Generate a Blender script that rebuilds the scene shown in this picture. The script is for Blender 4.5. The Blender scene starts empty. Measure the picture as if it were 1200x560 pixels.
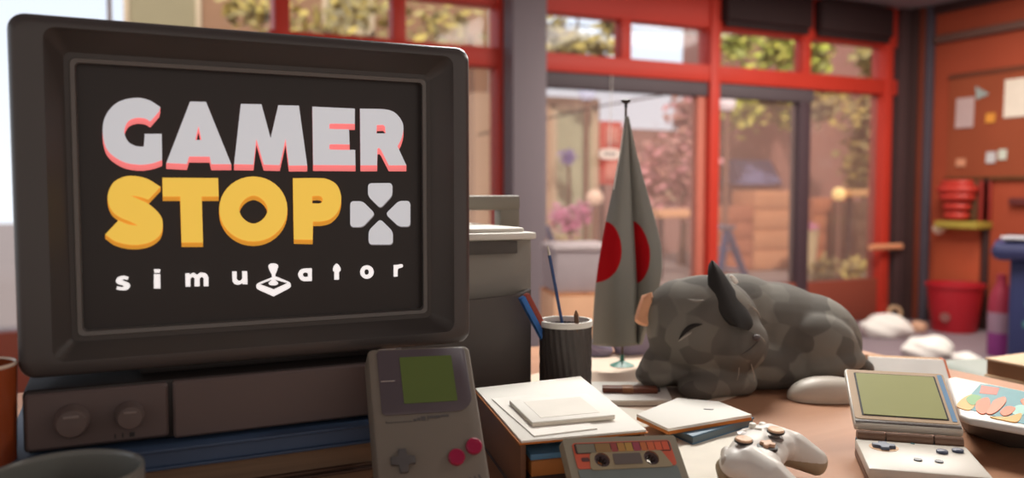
import bpy, bmesh, math, random
from math import sin, cos, pi, radians, sqrt, atan, atan2
from mathutils import Vector as V, Matrix as Mx
random.seed(7)
SC = bpy.context.scene
COL = SC.collection
# ------------------------------------------------------------------ camera frame (layout aid: turns a photo point into a point on a real plane)
FPX = 980.0
YAW = atan(470 / 980); PIT = atan(56 / 980)
CAM = V((0, 0, 1.05))
FH = V((sin(YAW), cos(YAW), 0)); RT = V((cos(YAW), -sin(YAW), 0))
FW = FH * cos(PIT) - V((0, 0, 1)) * sin(PIT); UP = RT.cross(FW)
def ray(x, y): return FW * FPX + RT * (x - 600) - UP * (y - 280)
def at_z(x, y, z): r = ray(x, y); return CAM + r * ((z - CAM.z) / r.z)
def at_y(x, y, Y): r = ray(x, y); return CAM + r * ((Y - CAM.y) / r.y)
def at_x(x, y, X): r = ray(x, y); return CAM + r * ((X - CAM.x) / r.x)
def at_d(x, y, d): r = ray(x, y); return CAM + r * (d / FPX)
DT = 0.75   # desk top height

# ------------------------------------------------------------------ materials
def lin(c):
    return tuple(((v / 255) / 12.92 if v / 255 <= .04045 else ((v / 255 + .055) / 1.055) ** 2.4) for v in c) + (1,)
MATS = {}
def mat(name, c, rough=.6, var=.10, scale=18, metal=0, emit=0, spec=.4, bump=0, coat=0, stretch=None):
    if name in MATS: return MATS[name]
    m = bpy.data.materials.new(name); m.use_nodes = True
    nt = m.node_tree; n = nt.nodes; L = nt.links
    b = n['Principled BSDF']
    c1 = lin(c)
    tc = n.new('ShaderNodeTexCoord'); mp = n.new('ShaderNodeMapping')
    L.new(tc.outputs['Object'], mp.inputs[0])
    if stretch: mp.inputs['Scale'].default_value = stretch
    nz = n.new('ShaderNodeTexNoise'); nz.inputs['Scale'].default_value = scale; nz.inputs['Detail'].default_value = 3
    L.new(mp.outputs[0], nz.inputs['Vector'])
    mx = n.new('ShaderNodeMix'); mx.data_type = 'RGBA'
    mx.inputs['A'].default_value = tuple(v * (1 - var) for v in c1[:3]) + (1,)
    mx.inputs['B'].default_value = tuple(min(1, v * (1 + var)) for v in c1[:3]) + (1,)
    L.new(nz.outputs['Fac'], mx.inputs['Factor'])
    L.new(mx.outputs['Result'], b.inputs['Base Color'])
    b.inputs['Roughness'].default_value = rough; b.inputs['Metallic'].default_value = metal
    b.inputs['Specular IOR Level'].default_value = spec
    b.inputs['Coat Weight'].default_value = coat
    if emit:
        L.new(mx.outputs['Result'], b.inputs['Emission Color']); b.inputs['Emission Strength'].default_value = emit
    if bump:
        bp = n.new('ShaderNodeBump'); bp.inputs['Strength'].default_value = bump; bp.inputs['Distance'].default_value = .002
        L.new(nz.outputs['Fac'], bp.inputs['Height']); L.new(bp.outputs[0], b.inputs['Normal'])
    MATS[name] = m
    return m

def mat_glass(name, tint, haze):
    m = bpy.data.materials.new(name); m.use_nodes = True
    nt = m.node_tree; n = nt.nodes; L = nt.links
    n.remove(n['Principled BSDF']); out = n['Material Output']
    tr = n.new('ShaderNodeBsdfTransparent'); tr.inputs[0].default_value = tint
    df = n.new('ShaderNodeBsdfDiffuse'); nz = n.new('ShaderNodeTexNoise'); nz.inputs['Scale'].default_value = 2.2
    cr = n.new('ShaderNodeValToRGB'); cr.color_ramp.elements[0].color = (.42, .27, .23, 1); cr.color_ramp.elements[1].color = (.62, .48, .42, 1)  # haze over the outdoor view is painted into the pane's colour
    L.new(nz.outputs['Fac'], cr.inputs[0]); L.new(cr.outputs[0], df.inputs[0])
    gl = n.new('ShaderNodeBsdfGlossy'); gl.inputs['Roughness'].default_value = .08
    m1 = n.new('ShaderNodeMixShader'); m1.inputs[0].default_value = haze
    L.new(tr.outputs[0], m1.inputs[1]); L.new(df.outputs[0], m1.inputs[2])
    fr = n.new('ShaderNodeFresnel'); fr.inputs[0].default_value = 1.25
    m2 = n.new('ShaderNodeMixShader'); L.new(fr.outputs[0], m2.inputs[0])
    L.new(m1.outputs[0], m2.inputs[1]); L.new(gl.outputs[0], m2.inputs[2])
    L.new(m2.outputs[0], out.inputs[0])
    return m

def mat_fur():
    m = bpy.data.materials.new('grey_fur'); m.use_nodes = True
    nt = m.node_tree; n = nt.nodes; L = nt.links; b = n['Principled BSDF']
    tc = n.new('ShaderNodeTexCoord'); nz = n.new('ShaderNodeTexNoise'); nz.inputs['Scale'].default_value = 9
    vo = n.new('ShaderNodeTexVoronoi'); vo.feature = 'SMOOTH_F1'; vo.inputs['Smoothness'].default_value = .12; vo.inputs['Scale'].default_value = 24; vo.inputs['Randomness'].default_value = 1  # cell tones put the facets of shading into the coat colour
    ad = n.new('ShaderNodeVectorMath'); ad.operation = 'MULTIPLY_ADD'
    L.new(tc.outputs['Object'], nz.inputs['Vector'])
    ad.inputs[1].default_value = (.06, .06, .06); L.new(nz.outputs['Color'], ad.inputs[0]); L.new(tc.outputs['Object'], ad.inputs[2])
    L.new(ad.outputs[0], vo.inputs['Vector'])
    cr = n.new('ShaderNodeValToRGB')
    cr.color_ramp.elements[0].color = lin((97, 93, 88)); cr.color_ramp.elements[1].color = lin((140, 136, 127))
    sp = n.new('ShaderNodeSeparateColor'); L.new(vo.outputs['Color'], sp.inputs[0]); L.new(sp.outputs[0], cr.inputs[0])
    L.new(cr.outputs[0], b.inputs['Base Color']); b.inputs['Roughness'].default_value = .85; b.inputs['Specular IOR Level'].default_value = .15
    return m

def mat_flag():
    m = bpy.data.materials.new('flag_cloth'); m.use_nodes = True
    nt = m.node_tree; n = nt.nodes; L = nt.links; b = n['Principled BSDF']
    uv = n.new('ShaderNodeUVMap'); uv.uv_map = 'cloth'
    sx = n.new('ShaderNodeSeparateXYZ'); L.new(uv.outputs[0], sx.inputs[0])
    def math_(op, a, bb):
        k = n.new('ShaderNodeMath'); k.operation = op
        for i, s in enumerate((a, bb)):
            if isinstance(s, (int, float)): k.inputs[i].default_value = s
            else: L.new(s, k.inputs[i])
        return k.outputs[0]
    def disc(cu, cv, ru, rv):
        du = math_('DIVIDE', math_('SUBTRACT', sx.outputs[0], cu), ru); dv = math_('DIVIDE', math_('SUBTRACT', sx.outputs[1], cv), rv)
        return math_('LESS_THAN', math_('ADD', math_('MULTIPLY', du, du), math_('MULTIPLY', dv, dv)), 1.0)
    # left fold: half disc from the hoist edge; right fold: half disc from the crease
    dl = disc(0.0, .405, .31, .132)
    dr = math_('MULTIPLY', disc(.515, .405, .27, .135), math_('GREATER_THAN', sx.outputs[0], .515))
    red = math_('MAXIMUM', dl, dr)
    nz = n.new('ShaderNodeTexNoise'); nz.inputs['Scale'].default_value = 200
    mx = n.new('ShaderNodeMix'); mx.data_type = 'RGBA'
    mx.inputs['A'].default_value = lin((140, 140, 134)); mx.inputs['B'].default_value = lin((178, 20, 28))
    L.new(red, mx.inputs['Factor']); L.new(mx.outputs['Result'], b.inputs['Base Color'])
    bp = n.new('ShaderNodeBump'); bp.inputs['Strength'].default_value = .05; L.new(nz.outputs['Fac'], bp.inputs['Height']); L.new(bp.outputs[0], b.inputs['Normal'])
    b.inputs['Roughness'].default_value = .9; b.inputs['Specular IOR Level'].default_value = .1
    return m

def mat_wood(name, c1, c2, scale=(1.2, 9, 9), rough=.45):
    m = bpy.data.materials.new(name); m.use_nodes = True
    nt = m.node_tree; n = nt.nodes; L = nt.links; b = n['Principled BSDF']
    tc = n.new('ShaderNodeTexCoord'); mp = n.new('ShaderNodeMapping'); mp.inputs['Scale'].default_value = scale
    nz = n.new('ShaderNodeTexNoise'); nz.inputs['Scale'].default_value = 1.6; nz.inputs['Detail'].default_value = 4; nz.inputs['Distortion'].default_value = .6
    L.new(tc.outputs['Object'], mp.inputs[0]); L.new(mp.outputs[0], nz.inputs['Vector'])
    cr = n.new('ShaderNodeValToRGB'); cr.color_ramp.elements[0].color = lin(c1); cr.color_ramp.elements[1].color = lin(c2)
    cr.color_ramp.elements[0].position = .3; cr.color_ramp.elements[1].position = .7
    L.new(nz.outputs['Fac'], cr.inputs[0]); L.new(cr.outputs[0], b.inputs['Base Color']); b.inputs['Roughness'].default_value = rough
    b.inputs['Specular IOR Level'].default_value = .3
    return m

# ------------------------------------------------------------------ objects
WM = {}
def tag(o, label=None, cat=None, group=None, kind=None):
    if label: o['label'] = label
    if cat: o['category'] = cat
    if group: o['group'] = group
    if kind: o['kind'] = kind
    return o
def thing(name, label, cat, loc=(0, 0, 0), rot=None, group=None):
    o = bpy.data.objects.new(name, None); COL.objects.link(o); o.empty_display_size = .05
    M = Mx.Translation(V(loc))
    if rot is not None: M = M @ (rot.to_4x4() if isinstance(rot, Mx) else Mx.Rotation(rot, 4, 'Z'))
    o.matrix_world = M; WM[o.name] = M
    return tag(o, label, cat, group)
def mk(name, bm, m, parent=None, local=False, smooth=35, keep=False, mods=None):
    """links bm as ONE mesh object; vertices are in world space unless local"""
    me = bpy.data.meshes.new(name)
    bmesh.ops.recalc_face_normals(bm, faces=bm.faces[:]) if not keep else None
    bm.to_mesh(me); bm.free()
    for k in (m if isinstance(m, (list, tuple)) else [m]): me.materials.append(k)
    if smooth:
        me.shade_smooth(); me.set_sharp_from_angle(angle=radians(smooth))
    o = bpy.data.objects.new(name, me); COL.objects.link(o)
    if parent is not None:
        o.parent = parent; M = WM[parent.name]
        if not local: me.transform(M.inverted())
        WM[o.name] = M
    else:
        # origin at the base centre
        vs = [v.co for v in me.vertices]
        c = V(((min(v.x for v in vs) + max(v.x for v in vs)) / 2, (min(v.y for v in vs) + max(v.y for v in vs)) / 2, min(v.z for v in vs)))
        me.transform(Mx.Translation(-c)); o.location = c; WM[o.name] = Mx.Translation(c)
    return o
def struct(name, bm, m, **k):
    return tag(mk(name, bm, m, **k), kind='structure')
def B(): return bmesh.new()
def add(bm, verts, faces, M=None, mi=0):
    vs = [bm.verts.new(M @ V(v) if M else V(v)) for v in verts]
    for f in faces:
        try: fc = bm.faces.new([vs[i] for i in f]); fc.material_index = mi
        except ValueError: pass
    return vs
def box(bm, x0, x1, y0, y1, z0, z1, bev=0, M=None, seg=2, mi=0):
    t = bmesh.new()
    bmesh.ops.create_cube(t, size=1)
    for v in t.verts: v.co = V(((x0 + x1) / 2 + v.co.x * (x1 - x0), (y0 + y1) / 2 + v.co.y * (y1 - y0), (z0 + z1) / 2 + v.co.z * (z1 - z0)))
    if bev: bmesh.ops.bevel(t, geom=t.edges[:], offset=bev, segments=seg, profile=.5, affect='EDGES')
    merge(bm, t, M, mi); return bm
def merge(bm, t, M=None, mi=0):
    mp = {v: bm.verts.new(M @ v.co if M else v.co) for v in t.verts}
    for f in t.faces:
        nf = bm.faces.new([mp[v] for v in f.verts]); nf.material_index = mi or f.material_index
    t.free()
def prism(bm, top, dz, bev=0, M=None, mi=0, seg=2):
    """top: list of points (any plane); extruded by vector dz"""
    t = bmesh.new(); d = V(dz)
    a = [t.verts.new(V(p)) for p in top]; b = [t.verts.new(V(p) + d) for p in top]
    n = len(a); t.faces.new(a); t.faces.new(b[::-1])
    for i in range(n): t.faces.new([a[i], b[i], b[(i + 1) % n], a[(i + 1) % n]])
    if bev: bmesh.ops.bevel(t, geom=t.edges[:], offset=bev, segments=seg, profile=.5, affect='EDGES')
    bmesh.ops.triangulate(t, faces=[f for f in t.faces if len(f.verts) > 4])
    merge(bm, t, M, mi); return bm
def lathe(bm, prof, c=(0, 0, 0), n=32, M=None, mi=0, cap=True):
    c = V(c); rings = []
    for r, z in prof:
        rings.append([bm.verts.new((M @ (c + V((r * cos(2 * pi * i / n), r * sin(2 * pi * i / n), z)))) if M else c + V((r * cos(2 * pi * i / n), r * sin(2 * pi * i / n), z))) for i in range(n)])
    for a, b in zip(rings, rings[1:]):
        for i in range(n):
            f = bm.faces.new([a[i], a[(i + 1) % n], b[(i + 1) % n], b[i]]); f.material_index = mi
    if cap:
        for r in (rings[0], rings[-1]):
            try: f = bm.faces.new(r); f.material_index = mi
            except ValueError: pass
    return bm
def tube(bm, pts, r, n=10, mi=0, taper=None):
    pts = [V(p) for p in pts]; rings = []; up = None
    for i, p in enumerate(pts):
        d = (pts[min(i + 1, len(pts) - 1)] - pts[max(i - 1, 0)]).normalized()
        if up is None: up = V((0, 0, 1)) if abs(d.z) < .9 else V((1, 0, 0))
        s = d.cross(up).normalized(); up = s.cross(d).normalized()
        rr = taper[i] if taper else r
        rings.append([bm.verts.new(p + (s * cos(2 * pi * k / n) + up * sin(2 * pi * k / n)) * rr) for k in range(n)])
    for a, b in zip(rings, rings[1:]):
        for k in range(n):
            f = bm.faces.new([a[k], a[(k + 1) % n], b[(k + 1) % n], b[k]]); f.material_index = mi
    for r_ in (rings[0], rings[-1]):
        f = bm.faces.new(r_); f.material_index = mi
    return bm
def loft(bm, loops, cap0=True, cap1=True, mi=0, closed=True):
    rs = [[bm.verts.new(V(p)) for p in l] for l in loops]
    n = len(rs[0])
    for a, b in zip(rs, rs[1:]):
        for i in range(n if closed else n - 1):
            f = bm.faces.new([a[i], a[(i + 1) % n], b[(i + 1) % n], b[i]]); f.material_index = mi
    if cap0: bm.faces.new(rs[0]).material_index = mi
    if cap1: bm.faces.new(rs[-1][::-1]).material_index = mi
    return rs
def rrect(x0, x1, z0, z1, r, y, n=6):
    pts = []
    for cx, cz, a0 in ((x1 - r, z1 - r, 0), (x0 + r, z1 - r, 90), (x0 + r, z0 + r, 180), (x1 - r, z0 + r, 270)):
        for k in range(n + 1):
            a = radians(a0 + 90 * k / n); pts.append(V((cx + r * cos(a), y, cz + r * sin(a))))
    return pts
def blob(parts, voxel, smooth=6, clampz=None, deci=None):
    """union of ellipsoids and tapered capsules, remeshed into one continuous skin; returns a bmesh"""
    bm = bmesh.new()
    for p in parts:
        if p[0] == 'e':
            _, c, r, M = p if len(p) == 4 else (*p, None)
            t = bmesh.new(); bmesh.ops.create_uvsphere(t, u_segments=24, v_segments=16, radius=1)
            MM = Mx.Translation(V(c)) @ (M.to_4x4() if M else Mx()) @ Mx.Diagonal((*r, 1))
            merge(bm, t, MM)
        else:
            _, a, b, r1, r2 = p; a = V(a); b = V(b); n = max(3, int((b - a).length / (min(r1, r2) * .35)))
            for i in range(n + 1):
                t = bmesh.new(); bmesh.ops.create_icosphere(t, subdivisions=2, radius=r1 + (r2 - r1) * i / n)
                merge(bm, t, Mx.Translation(a + (b - a) * i / n))
    me = bpy.data.meshes.new('tmp'); bm.to_mesh(me); bm.free()
    o = bpy.data.objects.new('tmp', me); COL.objects.link(o)
    md = o.modifiers.new('r', 'REMESH'); md.mode = 'VOXEL'; md.voxel_size = voxel
    if smooth:
        s = o.modifiers.new('s', 'SMOOTH'); s.iterations = smooth; s.factor = .5
    if deci:
        d = o.modifiers.new('d', 'DECIMATE'); d.ratio = deci
    dg = bpy.context.evaluated_depsgraph_get(); dg.update()
    ev = o.evaluated_get(dg).to_mesh()
    out = bmesh.new(); out.from_mesh(ev)
    bpy.data.objects.remove(o); bpy.data.meshes.remove(me)
    if clampz is not None:
        for v in out.verts:
            if v.co.z < clampz: v.co.z = clampz
    return out
def crv(pts, n=7):
    """outline with smooth ('s') points -> dense polyline (Hermite)"""
    N = len(pts); out = []
    P = [V((p[0], p[1])) for p in pts]; S = [len(p) > 2 for p in pts]
    for i in range(N):
        j = (i + 1) % N
        if not S[i] and not S[j]: out.append(P[i]); continue
        ti = (P[j] - P[i - 1]) * .5 if S[i] else (P[j] - P[i])
        tj = (P[(j + 1) % N] - P[i]) * .5 if S[j] else (P[j] - P[i])
        L = (P[j] - P[i]).length
        for t_, ref in ((ti, 0), (tj, 0)):
            if t_.length > L * 1.25: t_ *= L * 1.25 / t_.length
        for k in range(n):
            t = k / n; h1 = 2 * t**3 - 3 * t**2 + 1; h2 = t**3 - 2 * t**2 + t; h3 = -2 * t**3 + 3 * t**2; h4 = t**3 - t**2
            out.append(P[i] * h1 + ti * h2 + P[j] * h3 + tj * h4)
    return out
def ell(cx, cy, rx, ry, n=36, p=2.0):
    o = []
    for k in range(n):
        a = 2 * pi * k / n; c, s = cos(a), sin(a)
        o.append(V((cx + rx * math.copysign(abs(c) ** (2 / p), c), cy + ry * math.copysign(abs(s) ** (2 / p), s))))
    return o
def fill(bm, polys, fn, mi=0, thick=0):
    """polys: outer + hole outlines (2D); fn maps 2D -> 3D; flat filled face (even-odd)"""
    cu = bpy.data.curves.new('tmp', 'CURVE'); cu.dimensions = '2D'; cu.fill_mode = 'BOTH'; cu.extrude = thick
    for pl in polys:
        s = cu.splines.new('POLY'); s.points.add(len(pl) - 1); s.use_cyclic_u = True
        for q, p in zip(s.points, pl): q.co = (p[0], p[1], 0, 1)
    o = bpy.data.objects.new('tmp', cu); COL.objects.link(o)
    dg = bpy.context.evaluated_depsgraph_get(); dg.update()
    me = o.evaluated_get(dg).to_mesh()
    vs = [bm.verts.new(fn(v.co.x, v.co.y, v.co.z)) for v in me.vertices]
    for f in me.polygons:
        try: bm.faces.new([vs[i] for i in f.vertices]).material_index = mi
        except ValueError: pass
    bpy.data.objects.remove(o); bpy.data.curves.remove(cu)
def disc(bm, c, r, h, M=None, n=28, bev=.0, mi=0):
    """pill: axis along -y from plane y=0 (local button)"""
    prof = [(r, 0), (r, h - bev), (r - bev, h)] if bev else [(r, 0), (r, h)]
    R = Mx.Translation(V(c)) @ Mx.Rotation(pi / 2, 4, 'X')
    lathe(bm, prof, n=n, M=(M @ R) if M else R, mi=mi)
def flat_rect(bm, x0, x1, z0, z1, y, t=.0004, r=None, M=None, mi=0):
    pts = rrect(x0, x1, z0, z1, r, y) if r else [V((x0, y, z0)), V((x1, y, z0)), V((x1, y, z1)), V((x0, y, z1))]
    prism(bm, pts, (0, -t, 0), M=M, mi=mi)

# palette
m_case = mat('monitor_plastic', (71, 67, 66), .3, .05, 3)
m_case_in = mat('monitor_recess_plastic', (70, 66, 64), .5, .05, 3)
m_rim = mat('screen_rim_plastic', (104, 101, 98), .4, .05, 3)
m_screen = mat('dark_screen_glass', (52, 48, 47), .35, .04, 4, spec=.25)
m_white_l = mat('screen_white_light', (207, 211, 217), .6, .02, 4, emit=.50)
m_pink_l = mat('screen_pink_light', (245, 130, 130), .6, .03, 4, emit=.55)
m_white_s = mat('screen_bright_white', (240, 238, 238), .6, .02, 4, emit=.72)
m_yel_l = mat('screen_yellow_light', (233, 193, 80), .6, .03, 4, emit=.62)
m_ochre_l = mat('screen_ochre_light', (216, 152, 48), .6, .03, 4, emit=.5)
m_comp = mat('computer_plastic', (94, 81, 79), .55, .06, 5)
m_comp_d = mat('computer_dark_plastic', (48, 43, 42), .55, .06, 5)
m_blue = mat('blue_book_cover', (58, 78, 106), .5, .12, 12)
m_brownc = mat('brown_book_cover', (74, 56, 48), .6, .1, 20)
m_page_b = mat('aged_page_edges', (128, 106, 86), .8, .35, 3, stretch=(1, 1, 60))
m_paper = mat('white_paper', (240, 238, 230), .8, .02, 6)
m_paper2 = mat('cream_paper', (228, 220, 205), .8, .02, 6)
m_orange = mat('orange_board', (196, 118, 48), .6, .08, 10)
m_gb = mat('handheld_grey_plastic', (120, 113, 103), .5, .04, 8)
m_gbp = mat('handheld_bezel_plastic', (86, 78, 84), .4, .04, 8)
m_gbs = mat('olive_display', (90, 108, 54), .4, .05, 14, emit=.02)
m_dark = mat('black_plastic', (42, 41, 42), .5, .06, 12)
m_dgrey = mat('dark_grey_plastic', (84, 82, 82), .5, .06, 12)
m_red_b = mat('crimson_button', (152, 24, 66), .35, .04, 12)
m_pgrey = mat('printer_grey_plastic', (142, 137, 128), .5, .05, 5)
m_pdark = mat('printer_dark_plastic', (92, 86, 82), .5, .05, 5)
m_plid = mat('printer_pale_plastic', (226, 222, 212), .5, .03, 5)
m_cup = mat('ribbed_black_plastic', (76, 71, 68), .5, .25, 8, stretch=(9, 9, 3))
m_red = mat('red_paint', (205, 62, 46), .5, .08, 4)
m_redd = mat('brick_red_wall_paint', (166, 74, 46), .7, .12, 2.5)
m_pin = mat('rust_pinboard', (150, 74, 44), .8, .12, 3)
m_dkbrown = mat('dark_brown_trim', (66, 46, 44), .6, .1, 4)
m_gpillar = mat('grey_pillar_paint', (134, 125, 130), .7, .10, 2, stretch=(2, 2, .4))
m_gframe = mat('charcoal_door_frame', (92, 84, 88), .6, .08, 4)
m_ceil = mat('grey_ceiling', (150, 144, 146), .8, .05, 2)
m_floor = mat('grey_floor', (136, 122, 128), .7, .10, 2)
m_navy = mat('navy_plastic', (42, 50, 92), .5, .08, 6)
m_binred = mat('red_bin_plastic', (176, 30, 42), .5, .08, 6)
m_white = mat('white_plastic', (232, 228, 218), .4, .02, 8)
m_metal = mat('steel', (170, 168, 165), .3, .03, 20, metal=1)
m_desk = mat_wood('desk_wood', (158, 112, 84), (184, 136, 104), scale=(1.5, 7, 7), rough=.55)

# ================================================================== SETTING
WY = 4.84; WX = 5.97; CZ = 2.52
b = B(); box(b, -3.2, WX + .15, -2.2, WY + .15, -.1, 0); struct('floor', b, m_floor, smooth=0)
b = B(); box(b, -3.2, WX + .15, -2.2, WY + .15, CZ, CZ + .1); struct('ceiling', b, m_ceil, smooth=0)
b = B(); box(b, WX, WX + .15, -2.2, WY, 0, CZ); struct('wall_right', b, m_redd, smooth=0)
def zy(y, x=640, Y=WY): return at_y(x, y, Y).z
def xw(x, y=224, Y=WY): return at_y(x, y, Y).x
ZB0, ZB1 = zy(83), zy(61)             # main red beam
ZL0 = zy(101)                         # dark lintel under it
ZT = zy(13)                           # top of the transom glass
pf = .10                              # frame depth
def frame_box(name, x0, x1, z0, z1, m=m_red, y0=WY, y1=WY + pf, bev=.006):
    b = B(); box(b, x0, x1, y0, y1, z0, z1, bev); return struct(name, b, m)
XL = -3.2
posts_full = [xw(590.0), xw(834), xw(1036)]
# beam and header along the window wall
XB = xw(318)
frame_box('trim_1', XB, WX, ZB0, ZB1, y0=WY - .02, y1=WY + .12)
frame_box('trim_2', XB, WX, ZT, CZ, y0=WY - .01, y1=WY + .12)
pw = .085
tr_posts = [xw(333), xw(470), xw(733), xw(943)]
n_tr = 3
for x in (tr_posts[0], posts_full[0], posts_full[1], posts_full[2]):
    frame_box('trim_%d' % n_tr, x - pw / 2, x + pw / 2, 0, CZ, y0=WY - .03, y1=WY + .12); n_tr += 1
for x in tr_posts[1:]:
    frame_box('trim_%d' % n_tr, x - .04, x + .04, ZB1 - .01, ZT + .01); n_tr += 1
# charcoal door frames under the beam
for xa, xb in ((posts_full[0] + pw / 2, posts_full[1] - pw / 2), (posts_full[1] + pw / 2, xw(952))):
    frame_box('trim_%d' % n_tr, xa, xb, ZL0, ZB0, m_gframe); n_tr += 1
frame_box('trim_%d' % n_tr, xw(936), xw(949), 0, ZL0, mat('dark_plum_post', (78, 62, 68), .6)); n_tr += 1
frame_box('trim_%d' % n_tr, posts_full[1] - pw / 2 - .075, posts_full[1] - pw / 2, 0, ZL0, mat('pinkish_door_jamb', (206, 120, 100), .6), y0=WY + .02); n_tr += 1
# red kick panel at the foot of the glazing
frame_box('trim_%d' % n_tr, XL, WX, 0, .34, mat('brick_kick_panel', (150, 76, 58), .7, .15, 3), y0=WY + .01); n_tr += 1
# roller-blind housings
for i, (xa, xb) in enumerate(((posts_full[1] + pw / 2, tr_posts[3] - .04), (tr_posts[3] + .04, posts_full[2] - pw / 2))):
    b = B(); box(b, xa + .005, xb - .005, WY - .10, WY - .012, ZT + .055, CZ - .025, .015)
    box(b, xa + .015, xb - .015, WY - .07, WY - .04, ZT + .015, ZT + .06, .004)
    tag(mk('roller_blind', b, mat('dark_blind_fabric', (48, 32, 32), .8)), ['dark brown rolled-up blind over the transom nearest the middle of the room', 'dark brown rolled-up blind at the right end beside the corner'][i], 'blind', 'rolled-up window blinds')
# glass: one window per opening
g_low = mat_glass('painted_haze_glass', (.95, .92, .92, 1), .20)
g_top = mat_glass('clear_transom_glass', (.97, .98, 1, 1), .04)
nwin = 1
frame_box('trim_%d' % n_tr, xw(131), xw(137), 0, CZ, mat('pale_mullion', (226, 220, 220), .5), y0=WY + .02); n_tr += 1
b = B(); box(b, XL, XB, WY + .05, WY + .056, .34, CZ); struct('window_%d' % nwin, b, g_top, smooth=0); nwin += 1
xs_low = [XB, posts_full[0], posts_full[1], xw(943), posts_full[2], WX]
for xa, xb in zip(xs_low, xs_low[1:]):
    b = B(); box(b, xa, xb, WY + .05, WY + .056, .34, ZB0); struct('window_%d' % nwin, b, g_low, smooth=0); nwin += 1
xs_top = tr_posts[:2] + [posts_full[0], tr_posts[2], posts_full[1], tr_posts[3], posts_full[2], WX]
for xa, xb in zip(xs_top, xs_top[1:]):
    b = B(); box(b, xa, xb, WY + .05, WY + .056, ZB1, ZT); struct('window_%d' % nwin, b, g_top, smooth=0); nwin += 1
# grey column in front of the glazing
xa, xb = at_y(601, 224, 4.66).x, at_y(641, 224, 4.66).x
b = B(); box(b, xa, xb, 4.66, WY - .035, 0, CZ, .01); struct('pillar', b, m_gpillar)
# corner pillars
b = B(); box(b, xw(1046), xw(1063), WY - .06, WY + .14, 0, CZ, .008); struct('trim_%d' % n_tr, b, mat('umber_post', (78, 58, 58), .6)); n_tr += 1
yr = lambda px, py=224: at_x(px, py, WX).y
b = B(); box(b, WX - .10, WX, yr(1079), WY, 0, CZ, .01); struct('trim_%d' % n_tr, b, m_dkbrown); n_tr += 1
b = B(); box(b, WX - .075, WX, yr(1085), yr(1079.2), 0, CZ, .008); struct('trim_%d' % n_tr, b, mat('rust_strip', (120, 58, 40), .6)); n_tr += 1
b = B(); box(b, WX - .06, WX, yr(1092), yr(1085.2), 0, CZ, .01); struct('trim_%d' % n_tr, b, mat('door_edge_highlight', (84, 80, 90), .5)); n_tr += 1  # highlight on the door edge, painted as a bluish strip
# rails on the right wall
zr = lambda px, py: at_x(px, py, WX).z
b = B(); box(b, WX - .05, WX, -2.2, yr(1092), zr(1097, 18), CZ, .01); struct('trim_%d' % n_tr, b, m_dkbrown); n_tr += 1
b = B(); box(b, WX - .06, WX, -2.2, yr(1094), zr(1100, 52), zr(1100, 43), .012); struct('trim_%d' % n_tr, b, mat('taupe_rail', (112, 84, 74), .6)); n_tr += 1
b = B(); box(b, WX - .03, WX, -2.2, yr(1110), zr(1115, 94), zr(1115, 88), .008); struct('trim_%d' % n_tr, b, mat('dull_brown_rail', (116, 66, 46), .6)); n_tr += 1
b = B(); box(b, WX - .03, WX, -2.2, .5, 0, .1, .005); box(b, WX - .03, WX, .5, yr(1092), 0, .1, .005); struct('baseboard_right', b, m_dkbrown)

# pinboard and what hangs on it
def wall_rect(px0, px1, py0, py1, t0, t1, bev=0):
    """box on the right wall; px0/px1 horizontal range, py taken at px mid"""
    xm = (px0 + px1) / 2
    y1, y0 = yr(px0), yr(px1); z1, z0 = zr(xm, py0), zr(xm, py1)
    return (WX - t1, WX - t0, y0, y1, z0, z1)
pbx = (WX - .02, WX - .001, 1.2, yr(1111), zr(1150, 207), zr(1150, 88))
t = thing('pinboard', 'wide rust coloured pinboard on the right wall under the rails', 'pinboard', (WX - .001, (pbx[2] + pbx[3]) / 2, pbx[4]))
b = B(); box(b, *pbx); mk('board', b, m_pin, t, smooth=0)
b = B(); box(b, WX - .03, WX - .001, pbx[2] - .03, pbx[3] + .02, pbx[4] - .03, pbx[4], .004); mk('rail', b, mat('olive_brown_rail', (100, 64, 34), .6), t)
def note(name, px0, px1, py0, py1, m, label, cat, off=.022, curl=.006):
    x0, x1, y0, y1, z0, z1 = wall_rect(px0, px1, py0, py1, off, off + .004)
    b = B(); n = 8; loops = []
    for k in range(n + 1):
        s = k / n; z = z1 + (z0 - z1) * s; dx = -curl * s * s
        loops.append([V((x1 - .004 + dx, y0, z)), V((x1 - .004 + dx, y1, z)), V((x1 - .0015 + dx, y1, z)), V((x1 - .0015 + dx, y0, z))])
    loft(b, loops); return tag(mk(name, b, m, smooth=60), label, cat)
note('paper_sheet', 1120, 1141, 115, 150, mat('greyed_paper', (196, 172, 168), .8), 'small pale upright sheet pinned left on the rust pinboard', 'paper')
note('paper_sheet', 1176, 1214, 92, 137, mat('ivory_paper', (232, 222, 204), .8), 'large ivory sheet pinned near the right edge of the photo', 'paper')
note('sticky_note', 1155, 1166, 133, 144, mat('yellow_note', (222, 150, 60), .8), 'small amber note between the two pale sheets on the pinboard', 'note')
note('sticky_note', 1157, 1168, 178, 191, mat('pale_blue_note', (200, 200, 200), .8), 'left one of the two tiny pale notes low on the pinboard', 'note')
note('sticky_note', 1171, 1181, 175, 187, mat('pale_green_note', (205, 212, 196), .8), 'right one of the two tiny pale notes low on the pinboard', 'note')
note('sticky_note', 1122, 1133, 186, 195, mat('peach_note', (214, 150, 116), .8), 'tiny peach note at the bottom left of the pinboard', 'note')
p0, p1, p2 = [at_x(x, y, WX - .03) for x, y in ((1143, 101), (1159, 110), (1144, 117))]
b = B(); prism(b, [p0, p1, p2], (.006, 0, 0)); tag(mk('pennant', b, mat('grey_teal_pennant', (160, 172, 166), .8), smooth=0), 'tiny grey triangular pennant above the upright sheet on the pinboard', 'pennant')

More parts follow.
